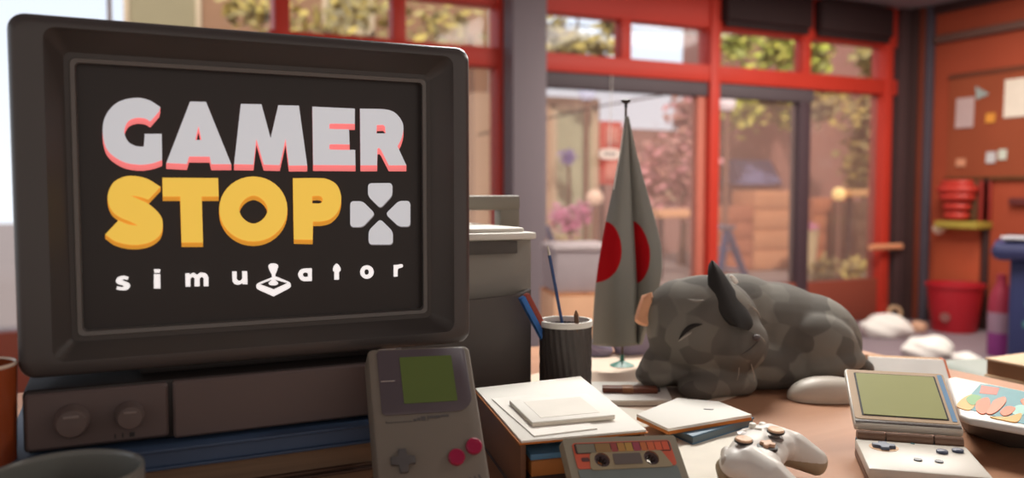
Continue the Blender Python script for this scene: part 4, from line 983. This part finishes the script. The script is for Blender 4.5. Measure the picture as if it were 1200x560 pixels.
# ------------------------------------------------------------------ game controller
far, near = at_z(944, 536, DT + .018), at_z(914, 582, DT + .018); far.z = near.z = 0; u_ = (far - near).normalized(); v_ = V((-u_.y, u_.x, 0)); kk = .88 * (far - near).length / .132; ks = 1.0
cen = (far + near) / 2 + v_ * .046 * kk + RT * .008 - FH * .006
Rc = Mx((u_, v_, V((0, 0, 1)))).transposed() @ Mx.Rotation(radians(5), 3, 'X') @ Mx.Diagonal((kk, kk * .80, kk))
t = thing('game_controller', 'white game controller resting on the desk right of the cassette', 'controller', (cen.x, cen.y, DT + .0045), Rc)
parts = [('e', (0, .010, .036), (.066, .040, .017)), ('e', (-.048, .014, .035), (.030, .036, .020)), ('e', (.048, .014, .035), (.030, .036, .020)), ('e', (0, .020, .036), (.055, .030, .021))]
for s in (-1, 1):
    parts += [('c', (s * .050, .010, .034), (s * .060, -.026, .030), .025, .0225), ('c', (s * .060, -.026, .030), (s * .066, -.060, .019), .0225, .0165), ('e', (s * .040, -.004, .036), (.028, .030, .018))]
b = blob([(p[0], V(p[1]) * ks, *(([x * ks for x in p[2]],) if p[0] == 'e' else (V(p[2]) * ks, p[3] * ks, p[4] * ks))) for p in parts], .0024, 8)
zc_top = lambda x, y: .053 * ks
for f in b.faces: f.material_index = 1 if f.calc_center_median().z < .0235 + .25 * max(0, f.calc_center_median().y) * .3 else 0
bodyc = mk('body', b, [mat('controller_white', (222, 218, 210), .4, .02, 10), mat('controller_khaki', (168, 154, 130), .45, .05, 10)], t, local=True, smooth=60)
def on(x, y, z): return V((x * ks, y * ks, z * ks))
for x, y in ((-.040, .022), (.022, -.006)):
    b = B(); lathe(b, [(.0125, 0), (.0105, .003), (.0065, .003), (.0060, .007)], on(x, y, .0495), 24); m1 = mk('thumbstick', b, mat('stick_grey', (120, 112, 108), .5), t, local=True)
    b = B(); lathe(b, [(.006, .007), (.0112, .0085), (.0118, .0105), (.0108, .0125), (.0070, .0115), (.0005, .0110)], on(x, y, .0495), 28); mk('stick_cap', b, mat('stick_cap_peach', (226, 186, 152), .5), m1, local=True)  # orange light on the cap is put into its colour
    b = B(); lathe(b, [(.0105, .0070), (.0126, .0082), (.0127, .0104), (.0112, .0098)], on(x, y, .0495), 28, cap=False); mk('cap_edge', b, m_dark, m1, local=True)
b = B(); hw, hl = .0034, .0105; cpx, cpy = -.020 * ks, -.006 * ks
prism(b, [V((cpx + p, cpy + q, .052 * ks)) for p, q in ((-hw, -hl), (hw, -hl), (hw, -hw), (hl, -hw), (hl, hw), (hw, hw), (hw, hl), (-hw, hl), (-hw, hw), (-hl, hw), (-hl, -hw), (-hw, -hw))], (0, 0, .005), .0007)
mk('direction_pad', b, mat('pad_peach', (214, 172, 142), .5), t, local=True)
b = B(); lathe(b, [(.0145, -.003), (.0145, .0008), (.0125, .0014), (.0005, .0006)], V((cpx, cpy, .052 * ks)), 28); mk('pad_dish', b, m_dark, t, local=True)
for dx, dy in ((0, .0115), (.0115, 0), (0, -.0115), (-.0115, 0)):
    b = B(); lathe(b, [(.0052, -.004), (.0052, .0035), (.0042, .0045), (.0005, .0048)], on(.044, .022, .0535) + V((dx, dy, -.002)), 18); mk('button', b, m_white, t, local=True)
b = B(); lathe(b, [(.008, -.002), (.008, .0015), (.006, .0025), (.0005, .0028)], on(0, .036, .0535), 20); mk('home_button', b, mat('pale_grey_plastic', (206, 204, 200), .3), t, local=True)
for s in (-1, 1):
    b = blob([('c', on(s * .040, .044, .040), on(s * .062, .036, .038), .0085 * ks, .0085 * ks)], .0018, 4); mk('bumper', b, mat('bumper_grey', (190, 182, 170), .4), t, local=True, smooth=60)
    b = blob([('c', on(s * .046, .046, .026), on(s * .056, .040, .020), .010 * ks, .009 * ks)], .002, 4); mk('trigger', b, mat('trigger_khaki', (164, 148, 120), .4), t, local=True, smooth=60)

# ------------------------------------------------------------------ flip handheld console
yw = -.713; ux = V((cos(yw), sin(yw), 0)); bk = V((-sin(yw), cos(yw), 0))
og = V((.7957, .6356, DT))
t = thing('flip_console', 'open silver flip console with pale green screen right of the controller', 'game console', og, Mx((ux, bk, V((0, 0, 1)))).transposed())
w2, L = .0567, .107
m_sp = mat('silver_plastic', (204, 198, 186), .4, .03, 10); m_sp2 = mat('warm_silver_plastic', (206, 180, 150), .4, .03, 10)
b = B(); box(b, -w2, w2, -L, 0, .0, .0105, .003); mk('base_shell', b, mat('cocoa_plastic', (104, 76, 58), .5), t, local=True)
b = B(); box(b, -w2, w2, -L, -.002, .0095, .0215, .0025); base = mk('control_deck', b, m_sp, t, local=True)
b = B(); box(b, -w2 * .98, w2 * .98, -.003, .006, .006, .022, .002); mk('hinge_strip', b, mat('deep_teal_strip', (36, 66, 84), .4), t, local=True)
def topp(x0, x1, y0, y1, z=.0212, h=.0035, bev=.001): bb = B(); box(bb, x0, x1, y0, y1, z, z + h, bev); return bb
b = B(); cx, cy, hw, hl = -.031, -.030, .0042, .0115
lathe(b, [(.0150, -.001), (.0150, .0006), (.0005, .0004)], (cx, cy, .0213), 28); mk('pad_dish', b, mat('sand_dish', (206, 164, 122), .5), base, local=True)
b = B(); prism(b, [V((cx + p, cy + q, .0214)) for p, q in ((-hw, -hl), (hw, -hl), (hw, -hw), (hl, -hw), (hl, hw), (hw, hw), (hw, hl), (-hw, hl), (-hw, hw), (-hl, hw), (-hl, -hw), (-hw, -hw))], (0, 0, .0038), .0006); mk('direction_pad', b, mat('pad_slate', (96, 106, 124), .5), base, local=True)
for x, y in ((.026, -.034), (.043, -.026)):
    b = B(); lathe(b, [(.0058, 0), (.0058, .0028), (.005, .0034), (.0005, .0036)], (x, y, .0212), 20); mk('button', b, mat('button_navy', (62, 70, 92), .4), base, local=True)
for x in (-.004, .016):
    b = B(); lathe(b, [(.0042, 0), (.0042, .0016), (.0005, .0018)], (x, -.068, .0212), 16); mk('small_button', b, mat('button_charcoal', (44, 52, 62), .4), base, local=True)
b = B(); box(b, .0, .004, -.009, -.006, .0212, .0222, .0004); mk('indicator', b, mat('teal_led', (60, 110, 116), .4), base, local=True)
lean = 1.18; upv = V((0, sin(lean), cos(lean))); nrm = V((0, cos(lean), -sin(lean)))   # local
Ml = Mx((V((1, 0, 0)), nrm, upv)).transposed().to_4x4(); Ml = Mx.Translation(V((0, .003, .030))) @ Ml
LH = .1175
b = B(); box(b, -w2, w2, -.004, .006, .006, LH, .003, M=Ml); lid = mk('lid', b, m_sp, t, local=True)
b = B(); flat_rect(b, -w2 + .002, w2 - .002, .016, LH - .003, -.0038, .0008, .004, M=Ml); mk('lid_bezel', b, m_sp2, lid, local=True)
b = B(); flat_rect(b, -w2 + .010, w2 - .012, .022, LH - .010, -.0045, .0006, .001, M=Ml); mk('screen_surround', b, m_dark, lid, local=True)
b = B(); flat_rect(b, -w2 + .012, w2 - .014, .0235, LH - .0115, -.0050, .0006, .001, M=Ml); mk('display', b, mat('pale_green_display', (170, 172, 120), .3, .08, 9, emit=.05), lid, local=True)
b = B(); flat_rect(b, w2 - .009, w2 - .004, .020, LH - .006, -.0046, .0004, .001, M=Ml); mk('side_strip', b, mat('blue_strip', (120, 160, 196), .4), lid, local=True)
b = B()
for x0, x1 in ((-w2 * .96, -w2 * .45), (-w2 * .42, w2 * .42), (w2 * .45, w2 * .96)):
    tube(b, [V((x0, .003, .0235)), V((x1, .003, .0235))], .0062, 16)
mk('hinge', b, mat('hinge_brown', (120, 92, 74), .5), t, local=True)
b = B(); box(b, -w2 * .97, w2 * .97, -.0048, -.0035, .009, .0135, .0004, M=Ml); mk('lid_groove', b, mat('groove_brown', (62, 50, 44), .5), lid, local=True)

# ------------------------------------------------------------------ coloured box and its tray at the right
tb = P([(1128, 500), (1150, 470), (1250, 500), (1262, 530), (1182, 524), (1135, 508)], DT + .0004)
tr = P([(1122, 486), (1145, 470), (1250, 480), (1262, 508), (1200, 505), (1134, 493)], DT + .036)
b = B(); loft(b, [tb, [p * .5 + q * .5 for p, q in zip(tb, tr)], tr])
tag(mk('game_tray', b, mat('pewter_plastic', (92, 88, 86), .5), smooth=30), 'dark pewter tray under the colourful game box at the right', 'tray')
zt2 = DT + .0245
f0 = [at_z(*p, DT + .045) for p in ((1124, 485), (1137, 490), (1230, 507), (1250, 468), (1119, 441), (1109, 443))]
t = thing('game_box', 'white game box with teal and orange cover art at the right', 'game box', sum(f0, V()) / 6 - V((0, 0, .0088)))
b = B(); prism(b, [p - V((0, 0, .0086)) for p in f0], (0, 0, .0086), .003, seg=3); mk('case', b, mat('white_box_plastic', (216, 214, 208), .4), t)
ZA = DT + .0452
def art(pts, m, lift=.0004, name='cover_art'):
    b = B(); prism(b, P(pts, ZA), (0, 0, lift)); mk(name, b, m, t, smooth=0)
art([(1149, 450), (1160, 451), (1226, 464), (1222, 502), (1196, 496), (1140, 481), (1124, 477)], mat('art_teal', (62, 140, 148), .5, .15, 40), .0003)
cvp = lambda pts, n=5: [(p.x, p.y) for p in crv([(x, y, 's') for x, y in pts], n)]
mo = mat('art_orange', (226, 112, 66), .5, .15, 40); mo2 = mat('art_amber', (222, 160, 60), .5, .1, 40); mgn = mat('art_green', (92, 156, 80), .5, .12, 40)
art([(1150, 452), (1171, 455), (1168, 463), (1148, 461)], mat('art_salmon', (214, 98, 76), .5), .0006, 'art_panel')
art(cvp([(1121, 475), (1130, 466), (1141, 463), (1143, 474), (1136, 481), (1126, 479)]), mo2, .0007, 'art_shape')
art(cvp([(1132, 468), (1140, 463), (1150, 466), (1146, 473), (1138, 475)]), mgn, .0010, 'art_shape')
art(cvp([(1145, 471), (1158, 467), (1160, 479), (1152, 486), (1144, 481)]), mo, .0012, 'art_shape')
art(cvp([(1160, 478), (1165, 470), (1177, 466), (1179, 471), (1172, 480), (1163, 486), (1156, 485)]), mat('art_coral', (232, 128, 92), .5, .1, 40), .0014, 'art_shape')
art(cvp([(1172, 483), (1180, 477), (1190, 479), (1184, 486), (1176, 488)]), mo, .0012, 'art_shape')
art(cvp([(1160, 489), (1180, 489), (1197, 485), (1192, 495), (1176, 493)]), mo2, .0009, 'art_shape')
art(cvp([(1196, 470), (1204, 467), (1210, 472), (1203, 478)]), mo, .0010, 'art_shape')
art(cvp([(1184, 481), (1194, 475), (1206, 478), (1198, 487), (1190, 487)]), mat('art_mint', (150, 204, 190), .5), .0008, 'art_shape')

# ------------------------------------------------------------------ white book standing behind the flip console
b0, b1 = V((1.050, .902, DT)), V((1.139, .836, DT))
hb_ = at_d(1068, 421, 1.31).z - DT
dB = (b1 - b0).normalized(); nB = V((-dB.y, dB.x, 0)); LB = (b1 - b0).length
tilt = V((0, 0, 1)) * .62 + nB * .78
def bpt(u, n, h): return b0 + dB * u + nB * n + tilt * h + V((0, 0, .36 * 0))
t = thing('paperback', 'white paperback tilted upright behind the flip console', 'book', (b0 + b1) / 2)
hh = hb_ / .62
def bslab(b, n0, n1, u0, u1, h0, h1, bow=0):
    lo = []
    for k in range(9):
        u = u0 + (u1 - u0) * k / 8; off = bow * (1 - (k / 8)) ** 2
        lo.append([bpt(u, n0 - off, h0), bpt(u, n1 - off, h0), bpt(u, n1 - off, h1), bpt(u, n0 - off, h1)])
    loft(b, lo)
b = B(); bslab(b, 0, .002, 0, LB, .0, hh, -.006); mk('front_cover', b, mat('pearl_cover', (240, 238, 232), .6), t, smooth=30)
b = B(); bslab(b, .002, .018, .003, LB - .002, .002, hh - .001, -.006); mk('pages', b, mat('tan_pages', (196, 158, 122), .8), t, smooth=30)
b = B(); bslab(b, .018, .020, 0, LB, .0, hh, -.006); mk('back_cover', b, mat('tan_cover', (176, 132, 98), .6), t, smooth=30)
b = B(); bslab(b, -.0004, .0204, LB - .001, LB + .002, 0, hh); mk('spine', b, mat('orange_spine', (214, 106, 52), .6), t, smooth=30)

# ------------------------------------------------------------------ ottoman and brown book beyond the desk
c = V((1.625, .84, 0)); zo = .71
t = thing('ottoman', 'grey green padded ottoman beyond the right end of the desk', 'ottoman', c)
RO = Mx.Translation(c) @ Mx.Rotation(radians(-20), 4, 'Z')
b = B(); box(b, -.25, .42, -.28, .28, zo - .17, zo, .05, M=RO, seg=5); mk('cushion', b, mat('grey_green_leather', (122, 130, 120), .5, .06, 6), t, smooth=60)
b = B(); box(b, -.22, .39, -.25, .25, .06, zo - .165, .02, M=RO); mk('base', b, mat('dark_green_grey', (72, 80, 76), .6), t)
for x in (-.19, .35):
    for y in (-.22, .22): b = B(); box(b, x - .02, x + .02, y - .02, y + .02, 0, .065, .003, M=RO); mk('leg', b, m_dkbrown, t)
p0 = [at_z(*p, zo + .035) for p in ((1154, 419), (1240, 408), (1300, 420), (1215, 431))]
t = thing('book', 'thick tan book lying on the grey green ottoman', 'book', sum(p0, V()) / 4 - V((0, 0, .034)))
b = B(); prism(b, [p - V((0, 0, .004)) for p in p0], (0, 0, .004), .001); prism(b, [p - V((0, 0, .0345)) for p in p0], (0, 0, .004), .001); mk('cover', b, mat('tan_card', (206, 172, 134), .6), t)
cb_ = sum(p0, V()) / 4
b = B(); prism(b, [cb_ + (p - cb_) * .96 - V((0, 0, .0305)) for p in p0], (0, 0, .0265)); mk('pages', b, mat('brown_pages', (148, 104, 70), .8, .2, 3, stretch=(1, 1, 80)), t, smooth=0)

# ------------------------------------------------------------------ flag
fb = at_z(729, 429, DT)
t = thing('table_flag', 'furled grey table flag with red discs on a green stand', 'flag', fb)
D_ = 1.432
topf = at_d(733.5, 122, D_)
b = B(); lathe(b, [(.021, 0), (.021, .002), (.012, .006), (.004, .010), (.003, .02)], fb, 24); mk('base', b, mat('teal_green_enamel', (54, 124, 108), .4), t)
b = B(); tube(b, [fb + V((0, 0, .01)), topf], .0022, 10); mk('pole', b, mat('pole_brown_metal', (92, 76, 66), .4), t)
b = B(); lathe(b, [(.0025, -.006), (.0028, 0), (.0078, .004), (.0085, .007), (.003, .009)], topf, 16); mk('finial', b, m_dark, t)
rows = [(136, 732.5, 735, 736.5), (150, 731, 736, 739.5), (180, 726, 737.5, 746), (220, 718.5, 739.5, 757), (255, 711, 741, 767), (290, 704.5, 743, 775), (315, 700.5, 744.5, 776), (335, 698, 745.5, 773), (360, 696, 746, 767), (385, 694.5, 746.5, 759), (404, 694, 747, 752)]
def rowat(s):
    y = rows[0][0] + (rows[-1][0] - rows[0][0]) * s
    for a, c in zip(rows, rows[1:]):
        if y <= c[0] + 1e-6: k = (y - a[0]) / (c[0] - a[0]); return y, *[a[i] + (c[i] - a[i]) * k for i in (1, 2, 3)]
    return rows[-1]
b = B(); uvl = b.loops.layers.uv.new('cloth'); NV, NU = 60, 40; grid = []; vv = []
for j in range(NV + 1):
    s = j / NV; y, xl, xc, xr = rowat(s); row = []
    amp = min(1, .15 + s * 1.3)
    for i in range(NU + 1):
        u = i / NU
        if u <= .5:
            k = u / .5; x = xl + (xc - xl) * k; dpt = D_ - .030 * amp * sin(pi * (.12 + .78 * k)) + .018 * amp * k ** 3
        else:
            k = (u - .5) / .5; x = xc + (xr - xc) * k; dpt = D_ + .018 * amp * (1 - k) ** 2 - .012 * amp * sin(pi * k) + .02 * k * amp
        sag = 2.5 * sin(pi * min(1, u * 2)) * (s > .9) * (s - .9) * 10
        row.append(b.verts.new(at_d(x, y + sag, dpt))); vv.append((u, 1 - s))
    grid.append(row)
for j in range(NV):
    for i in range(NU):
        f = b.faces.new([grid[j][i], grid[j + 1][i], grid[j + 1][i + 1], grid[j][i + 1]])
        for lp_, (jj, ii) in zip(f.loops, ((j, i), (j + 1, i), (j + 1, i + 1), (j, i + 1))): lp_[uvl].uv = (ii / NU, 1 - jj / NV)
cl = mk('cloth', b, mat_flag(), t, smooth=70)
sm = cl.modifiers.new('thick', 'SOLIDIFY'); sm.thickness = .0012; sm.offset = 0
b = B(); tube(b, [at_d(731, 150, D_ - .004), at_d(727, 178, D_ - .008), at_d(719, 222, D_ - .012)], .0013, 6); mk('hoist_cord', b, m_paper, t)

# ------------------------------------------------------------------ lavender cloth behind the flag
lc = at_z(735, 412, DT)
def lav(px, py, w, h, d, seed, label):
    random.seed(seed); c = at_z(px, py, DT); bm = bmesh.new(); bmesh.ops.create_icosphere(bm, subdivisions=4, radius=1); a, e = random.random() * 6, random.random() * 6
    for v in bm.verts:
        n = v.co.copy(); k = 1 + .10 * sin(4 * n.x + a) + .08 * sin(7 * n.z + 3 * n.x + e)
        v.co = RT * n.x * k * w / 2 + FH * n.y * k * d / 2 + V((0, 0, max(0, n.z * k + .45) * h / 1.5)) + c
    tag(mk('folded_cloth', bm, mat('lavender_cloth', (150, 142, 168), .8), smooth=50), label, 'cloth', 'lavender cloths at the back of the desk')
lav(742, 413.5, .080, .075, .06, 5, 'bigger lavender cloth between the flag stand and the cat')
lav(700, 416, .05, .034, .05, 6, 'small lavender cloth at the foot of the flag beside the pen cup')

# ------------------------------------------------------------------ cat
m_fur = mat_fur(); m_furd = mat('charcoal_fur', (58, 54, 52), .9, .15, 40); 
def ce(px, py, d, rx, ry, rd, roll=0):
    s = d / FPX; M = Mx((RT, FH, V((0, 0, 1)))).transposed() @ Mx.Rotation(radians(roll), 3, 'Y')
    return ('e', at_d(px, py, d), (rx * s, rd, ry * s), M)
def cc_(p, q, d1, d2, r1, r2): return ('c', at_d(*p, d1), at_d(*q, d2), r1 * d1 / FPX, r2 * d2 / FPX)
t = thing('cat', 'grey cat asleep and curled up on the desk', 'cat', at_z(880, 440, DT))
body_parts = [ce(862, 388, 1.36, 70, 68, .095), ce(905, 392, 1.36, 74, 62, .10, 6), ce(946, 397, 1.35, 60, 54, .09, 16), ce(880, 420, 1.33, 90, 40, .09),
    ce(962, 404, 1.285, 44, 36, .045, 22), ce(968, 424, 1.28, 46, 18, .045, -8), cc_((990, 408), (925, 434), 1.275, 1.27, 17, 12), ce(935, 436, 1.272, 22, 10, .026),
    ce(886, 425, 1.29, 34, 34, .05),
    ce(823, 382, 1.265, 66, 60, .075, -10), ce(800, 372, 1.27, 44, 46, .06), ce(856, 398, 1.245, 44, 38, .06, 20), ce(862, 408, 1.215, 26, 19, .035, 15),
    cc_((776, 425), (768, 436), 1.27, 1.255, 24, 22), ce(768, 439, 1.25, 24, 13, .035), ce(790, 430, 1.27, 30, 22, .04),
    cc_((872, 448), (822, 452), 1.235, 1.215, 16, 16), ce(818, 454, 1.215, 24, 15, .032),
    cc_((996, 425), (1014, 432), 1.34, 1.29, 17, 11)]
b = blob(body_parts, .0042, 5, clampz=DT + .0008)
body = mk('body', b, [m_fur, m_furd], t, smooth=0)
# all body faces smooth; the charcoal material goes unused
for f in body.data.polygons:
    f.use_smooth = True
def ear(name, pts, d, thick, m, tipd=0):
    """ear: outline in the photo at depth d, rounded back"""
    pl = [at_d(x, y, d + tipd * k) for x, y, k in pts]; bm = B(); n = len(pl); c = sum(pl, V()) / n
    front = [c + (p - c) * 1.0 for p in pl]; mid = [c + (p - c) * .72 - FH * thick * .55 for p in pl]; mid2 = [c + (p - c) * .72 + FH * thick * .75 for p in pl]
    loft(bm, [[c - FH * thick * .30 + (p - c) * .05 for p in pl], mid, front, mid2, [c + FH * thick + (p - c) * .05 for p in pl]])
    return mk(name, bm, m, t, smooth=60)
sm_ = lambda pts: [(p.x, p.y, max(0, min(1, (365 - p.y) / 60))) for p in crv(pts, 5)]
# closed eye: a dark lid line with a pale lower crease, laid on the head surface
from mathutils.bvhtree import BVHTree
dgm = bmesh.new(); dgm.from_mesh(body.data); dgm.transform(WM[t.name]); bvh = BVHTree.FromBMesh(dgm)
def on_cat(x, y, lift=.001):
    d = ray(x, y).normalized(); h = bvh.ray_cast(CAM, d); return h[0] + h[1] * lift if h[0] else at_d(x, y, 1.2)
hb1 = on_cat(868, 378, 0); dbase = (hb1 - CAM).dot(FW)
bE = B(); lo = []
for k in range(13):
    q = k / 12; cxp = 866 - 31 * q ** 1.05; cyp = 384 - 79 * q + 6 * sin(pi * q); dd_ = dbase + .012 * sin(pi * min(1, q * 1.2) * .5) - .006 + .035 * q * q; hw_ = 27 * (sin(pi * min(.5, .12 + q * .9)) if q < .42 else 1) * (1 - q) ** .62 * 1.12 + 1.2; th = .013 * (1 - q) ** .8 + .0012
    lo.append([at_d(cxp + hw_ * cos(a), cyp + hw_ * .30 * cos(a), dd_ + th * sin(a) + .007 * abs(cos(a))) for a in [2 * pi * i / 24 for i in range(24)]])
loft(bE, lo); e1 = mk('ear', bE, mat('black_ear_fur', (46, 44, 42), .9, .15, 60), t, smooth=60)
e1['label'] = 'black upright ear'
e2 = ear('ear', sm_([(752, 346), (764, 342), (768, 362, S), (766, 382), (754, 382, S), (744, 376, S), (746, 364, S)]), 1.262, .014, mat('backlit_ear_tint', (244, 182, 142), .7, .08, 40, emit=0))  # light shining through the ear is put into its colour
e2['label'] = 'far left ear of the head, backlit glow painted pink orange'
b = blob([('c', at_d(857, 324, dbase + .004), at_d(862, 330, dbase + .004), .0032, .0040)], .0012, 2); mk('ear_tuft', b, m_paper, e1, smooth=60)
def fur_line(name, pts, r, m, tap=True):
    q = [on_cat(p.x, p.y, r * .3) for p in crv2(pts)]; n = len(q); b = B()
    tube(b, q, r, 8, taper=[max(.12, sin(pi * (i + .3) / (n - .4))) * r if tap else r for i in range(n)]); mk(name, b, m, t, smooth=60)
def crv2(pts, n=6):
    out = []; P_ = [V(p) for p in pts]
    for i in range(len(P_) - 1):
        a, b_, c_, d_ = P_[max(i - 1, 0)], P_[i], P_[i + 1], P_[min(i + 2, len(P_) - 1)]
        for k in range(n): q = k / n; out.append(.5 * ((2 * b_) + (c_ - a) * q + (2 * a - 5 * b_ + 4 * c_ - d_) * q * q + (3 * b_ - a - 3 * c_ + d_) * q ** 3))
    return out + [P_[-1]]
m_lid = mat('dark_eyelid', (36, 33, 32), .8); m_crease = mat('pale_crease_fur', (176, 170, 160), .9)
fur_line('closed_eye', [(796, 397), (803, 388), (812, 382), (823, 380)], .0036, m_lid)
fur_line('eyelid_crease', [(795, 400), (803, 394), (811, 389)], .0016, m_crease)
fur_line('closed_eye', [(806, 351), (815, 353), (826, 352)], .0022, mat('soft_lid', (150, 144, 136), .9))
fur_line('mouth_line', [(868, 416), (880, 408), (889, 399)], .0009, mat('soft_mouth', (70, 64, 60), .9))
fur_line('cheek_crease', [(876, 356), (886, 364), (892, 374)], .0013, m_crease)
b = blob([('e', on_cat(886, 396, .001), (.007, .005, .005))], .0012, 2); mk('nose', b, mat('slate_nose', (92, 84, 84), .5), t, smooth=60)
for k, (p, q) in enumerate((((888, 392), (893, 400)), ((866, 430), (862, 446)), ((880, 426), (882, 446)))):
    a = on_cat(*p, .001); e = on_cat(*q, .004); b = B(); tube(b, [a, (a + e) / 2 - FH * .004, e], .0006, 6); mk('whisker', b, m_crease, t)
# ------------------------------------------------------------------ computer mouse
a, c = at_z(924, 465, DT), at_z(1000, 466, DT); mc = (a + c) / 2 - FH * .013; dm = (c - a).normalized(); dn = V((-dm.y, dm.x, 0))
Rm = Mx((dm, dn, V((0, 0, 1)))).transposed()
t = thing('computer_mouse', 'pale cream computer mouse beside the hind leg of the cat', 'mouse', (mc.x, mc.y, DT), Rm)
bm = bmesh.new(); bmesh.ops.create_uvsphere(bm, u_segments=40, v_segments=24, radius=1)
for v in bm.verts:
    n = v.co; x = math.copysign(abs(n.x) ** .8, n.x) * .052; y = math.copysign(abs(n.y) ** .85, n.y) * .030; z = .001 + max(0, n.z + .12) * .029 * (1 + .12 * n.x)
    v.co = V((x, y, z))
mk('shell', bm, mat('mouse_cream', (214, 206, 192), .45, .03, 10), t, local=True, smooth=60)
b = B(); tube(b, [V((-.048, 0, .014)), V((-.040, 0, .0222)), V((-.028, 0, .0280)), V((-.016, 0, .0310))], .0007, 6); mk('button_seam', b, m_dgrey, t, local=True)

# ------------------------------------------------------------------ mug and amber glass at the left
rc = at_d(77, 551, .60)
t = thing('mug', 'dark grey mug seen from above at the bottom left', 'mug', (rc.x, rc.y, DT))
Hm = rc.z - DT; rm = 85 * .60 / FPX
m_mug = mat('mug_glaze', (116, 118, 113), .3, .04, 6)
b = B(); lathe(b, [(.001, 0), (rm * .78, 0), (rm * .86, .006), (rm * .97, Hm * .5), (rm, Hm - .003), (rm * .995, Hm - .0005), (rm * .965, Hm), (rm * .94, Hm - .001), (rm * .93, Hm - .004), (rm * .90, Hm * .5), (rm * .80, .010), (.001, .008)], (rc.x, rc.y, DT), 56); mk('body', b, m_mug, t, smooth=50)
b = B(); cx = V((rc.x, rc.y, DT)); hd = V((-.8, -.6, 0)).normalized()
tube(b, [cx + hd * (rm * .93 + .028 * sin(a)) + V((0, 0, Hm * .5 + Hm * .3 * cos(a))) for a in [pi * i / 14 for i in range(15)]], .006, 10); mk('handle', b, m_mug, t, smooth=60)
q = at_d(3, 560, .70); qz = at_d(-2, 428, .70).z
gx = at_d(15, 480, .70); gc_ = V((gx.x, gx.y, DT)) - RT * .032; rg = .032; Hg = qz - DT
t = thing('tumbler', 'amber brown tumbler at the left edge beside the monitor', 'tumbler', gc_)
b = B(); lathe(b, [(.001, 0), (rg * .82, 0), (rg * .86, .004), (rg, Hg - .002), (rg * .98, Hg), (rg * .93, Hg - .001), (rg * .80, .010), (.001, .008)], gc_, 48); mk('body', b, mat('amber_lacquer', (142, 66, 32), .25, .35, 14, spec=.6), t, smooth=50)
b = B(); lathe(b, [(rg * .985, Hg - .0015), (rg * 1.01, Hg), (rg * .97, Hg + .0018), (rg * .93, Hg)], gc_, 48, cap=False); mk('rim', b, mat('pale_rim', (226, 206, 186), .35), t, smooth=60)

# ================================================================== LIGHT
W = bpy.data.worlds.new('World'); SC.world = W; W.use_nodes = True
nt = W.node_tree; n = nt.nodes; L = nt.links; bg = n['Background']
tc = n.new('ShaderNodeTexCoord'); sx = n.new('ShaderNodeSeparateXYZ'); L.new(tc.outputs['Generated'], sx.inputs[0])
cr = n.new('ShaderNodeValToRGB'); L.new(sx.outputs['Z'], cr.inputs[0])
cr.color_ramp.elements[0].position = 0; cr.color_ramp.elements[0].color = (1.12, 1.17, 1.22, 1)
cr.color_ramp.elements[1].position = .6; cr.color_ramp.elements[1].color = (.78, .92, 1.15, 1)
my = n.new('ShaderNodeMapRange'); L.new(sx.outputs['Y'], my.inputs[0]); my.inputs[1].default_value = -.3; my.inputs[2].default_value = .35
mw = n.new('ShaderNodeMix'); mw.data_type = 'RGBA'; L.new(my.outputs[0], mw.inputs['Factor']); mw.inputs['A'].default_value = (.70, .61, .55, 1); L.new(cr.outputs[0], mw.inputs['B'])
L.new(mw.outputs['Result'], bg.inputs[0]); bg.inputs[1].default_value = 1.05
def area(name, loc, size, energy, col, target=None, sy=None):
    d = bpy.data.lights.new(name, 'AREA'); d.energy = energy; d.size = size; d.color = col
    if sy: d.shape = 'RECTANGLE'; d.size_y = sy
    o = bpy.data.objects.new(name, d); COL.objects.link(o); o.location = loc
    dr = (V(target) - V(loc)) if target else V((0, 0, -1))
    o.rotation_euler = dr.to_track_quat('-Z', 'Y').to_euler(); return o
area('unseen_ceiling_light', (1.35, 2.0, CZ - .03), .8, 100, (1, .965, .91), (.8, .95, .75))
area('unseen_ceiling_light', (2.5, .55, CZ - .03), .5, 20, (1, .94, .86), (.5, .8, .95))  # added side light to rim the monitor's right edge; no such lamp known
area('unseen_ceiling_light', (3.4, 2.7, CZ - .03), 1.2, 80, (1, .92, .84))  # added fill to brighten the window wall, no known lamp there
area('unseen_ceiling_light', (4.7, 3.3, CZ - .03), 1.0, 40, (1, .90, .82))  # second added fill for the far walls, unseen source
sd_ = bpy.data.lights.new('sun', 'SUN'); sd_.energy = 3.5; sd_.angle = radians(3); sd_.color = (1, .92, .80)
so = bpy.data.objects.new('sun', sd_); COL.objects.link(so); so.rotation_euler = V((.35, .75, -.75)).to_track_quat('-Z', 'Y').to_euler()

# ================================================================== CAMERA
cd = bpy.data.cameras.new('camera'); co = bpy.data.objects.new('camera', cd); COL.objects.link(co)
co.location = CAM; co.rotation_euler = (pi / 2 - PIT, 0, -YAW)
cd.sensor_width = 36; cd.lens = 36 * FPX / 1200; cd.clip_start = .02; cd.clip_end = 200
cd.dof.use_dof = True; cd.dof.focus_distance = .95; cd.dof.aperture_fstop = (cd.lens / 1000) / .0085
SC.camera = co
SC.view_settings.view_transform = 'Standard'; SC.view_settings.look = 'None'; SC.view_settings.gamma = 1; SC.view_settings.exposure = 0
SC.view_settings.use_curve_mapping = False
SC.cycles.use_denoising = True
SC.cycles.max_bounces = 6; SC.cycles.transparent_max_bounces = 12
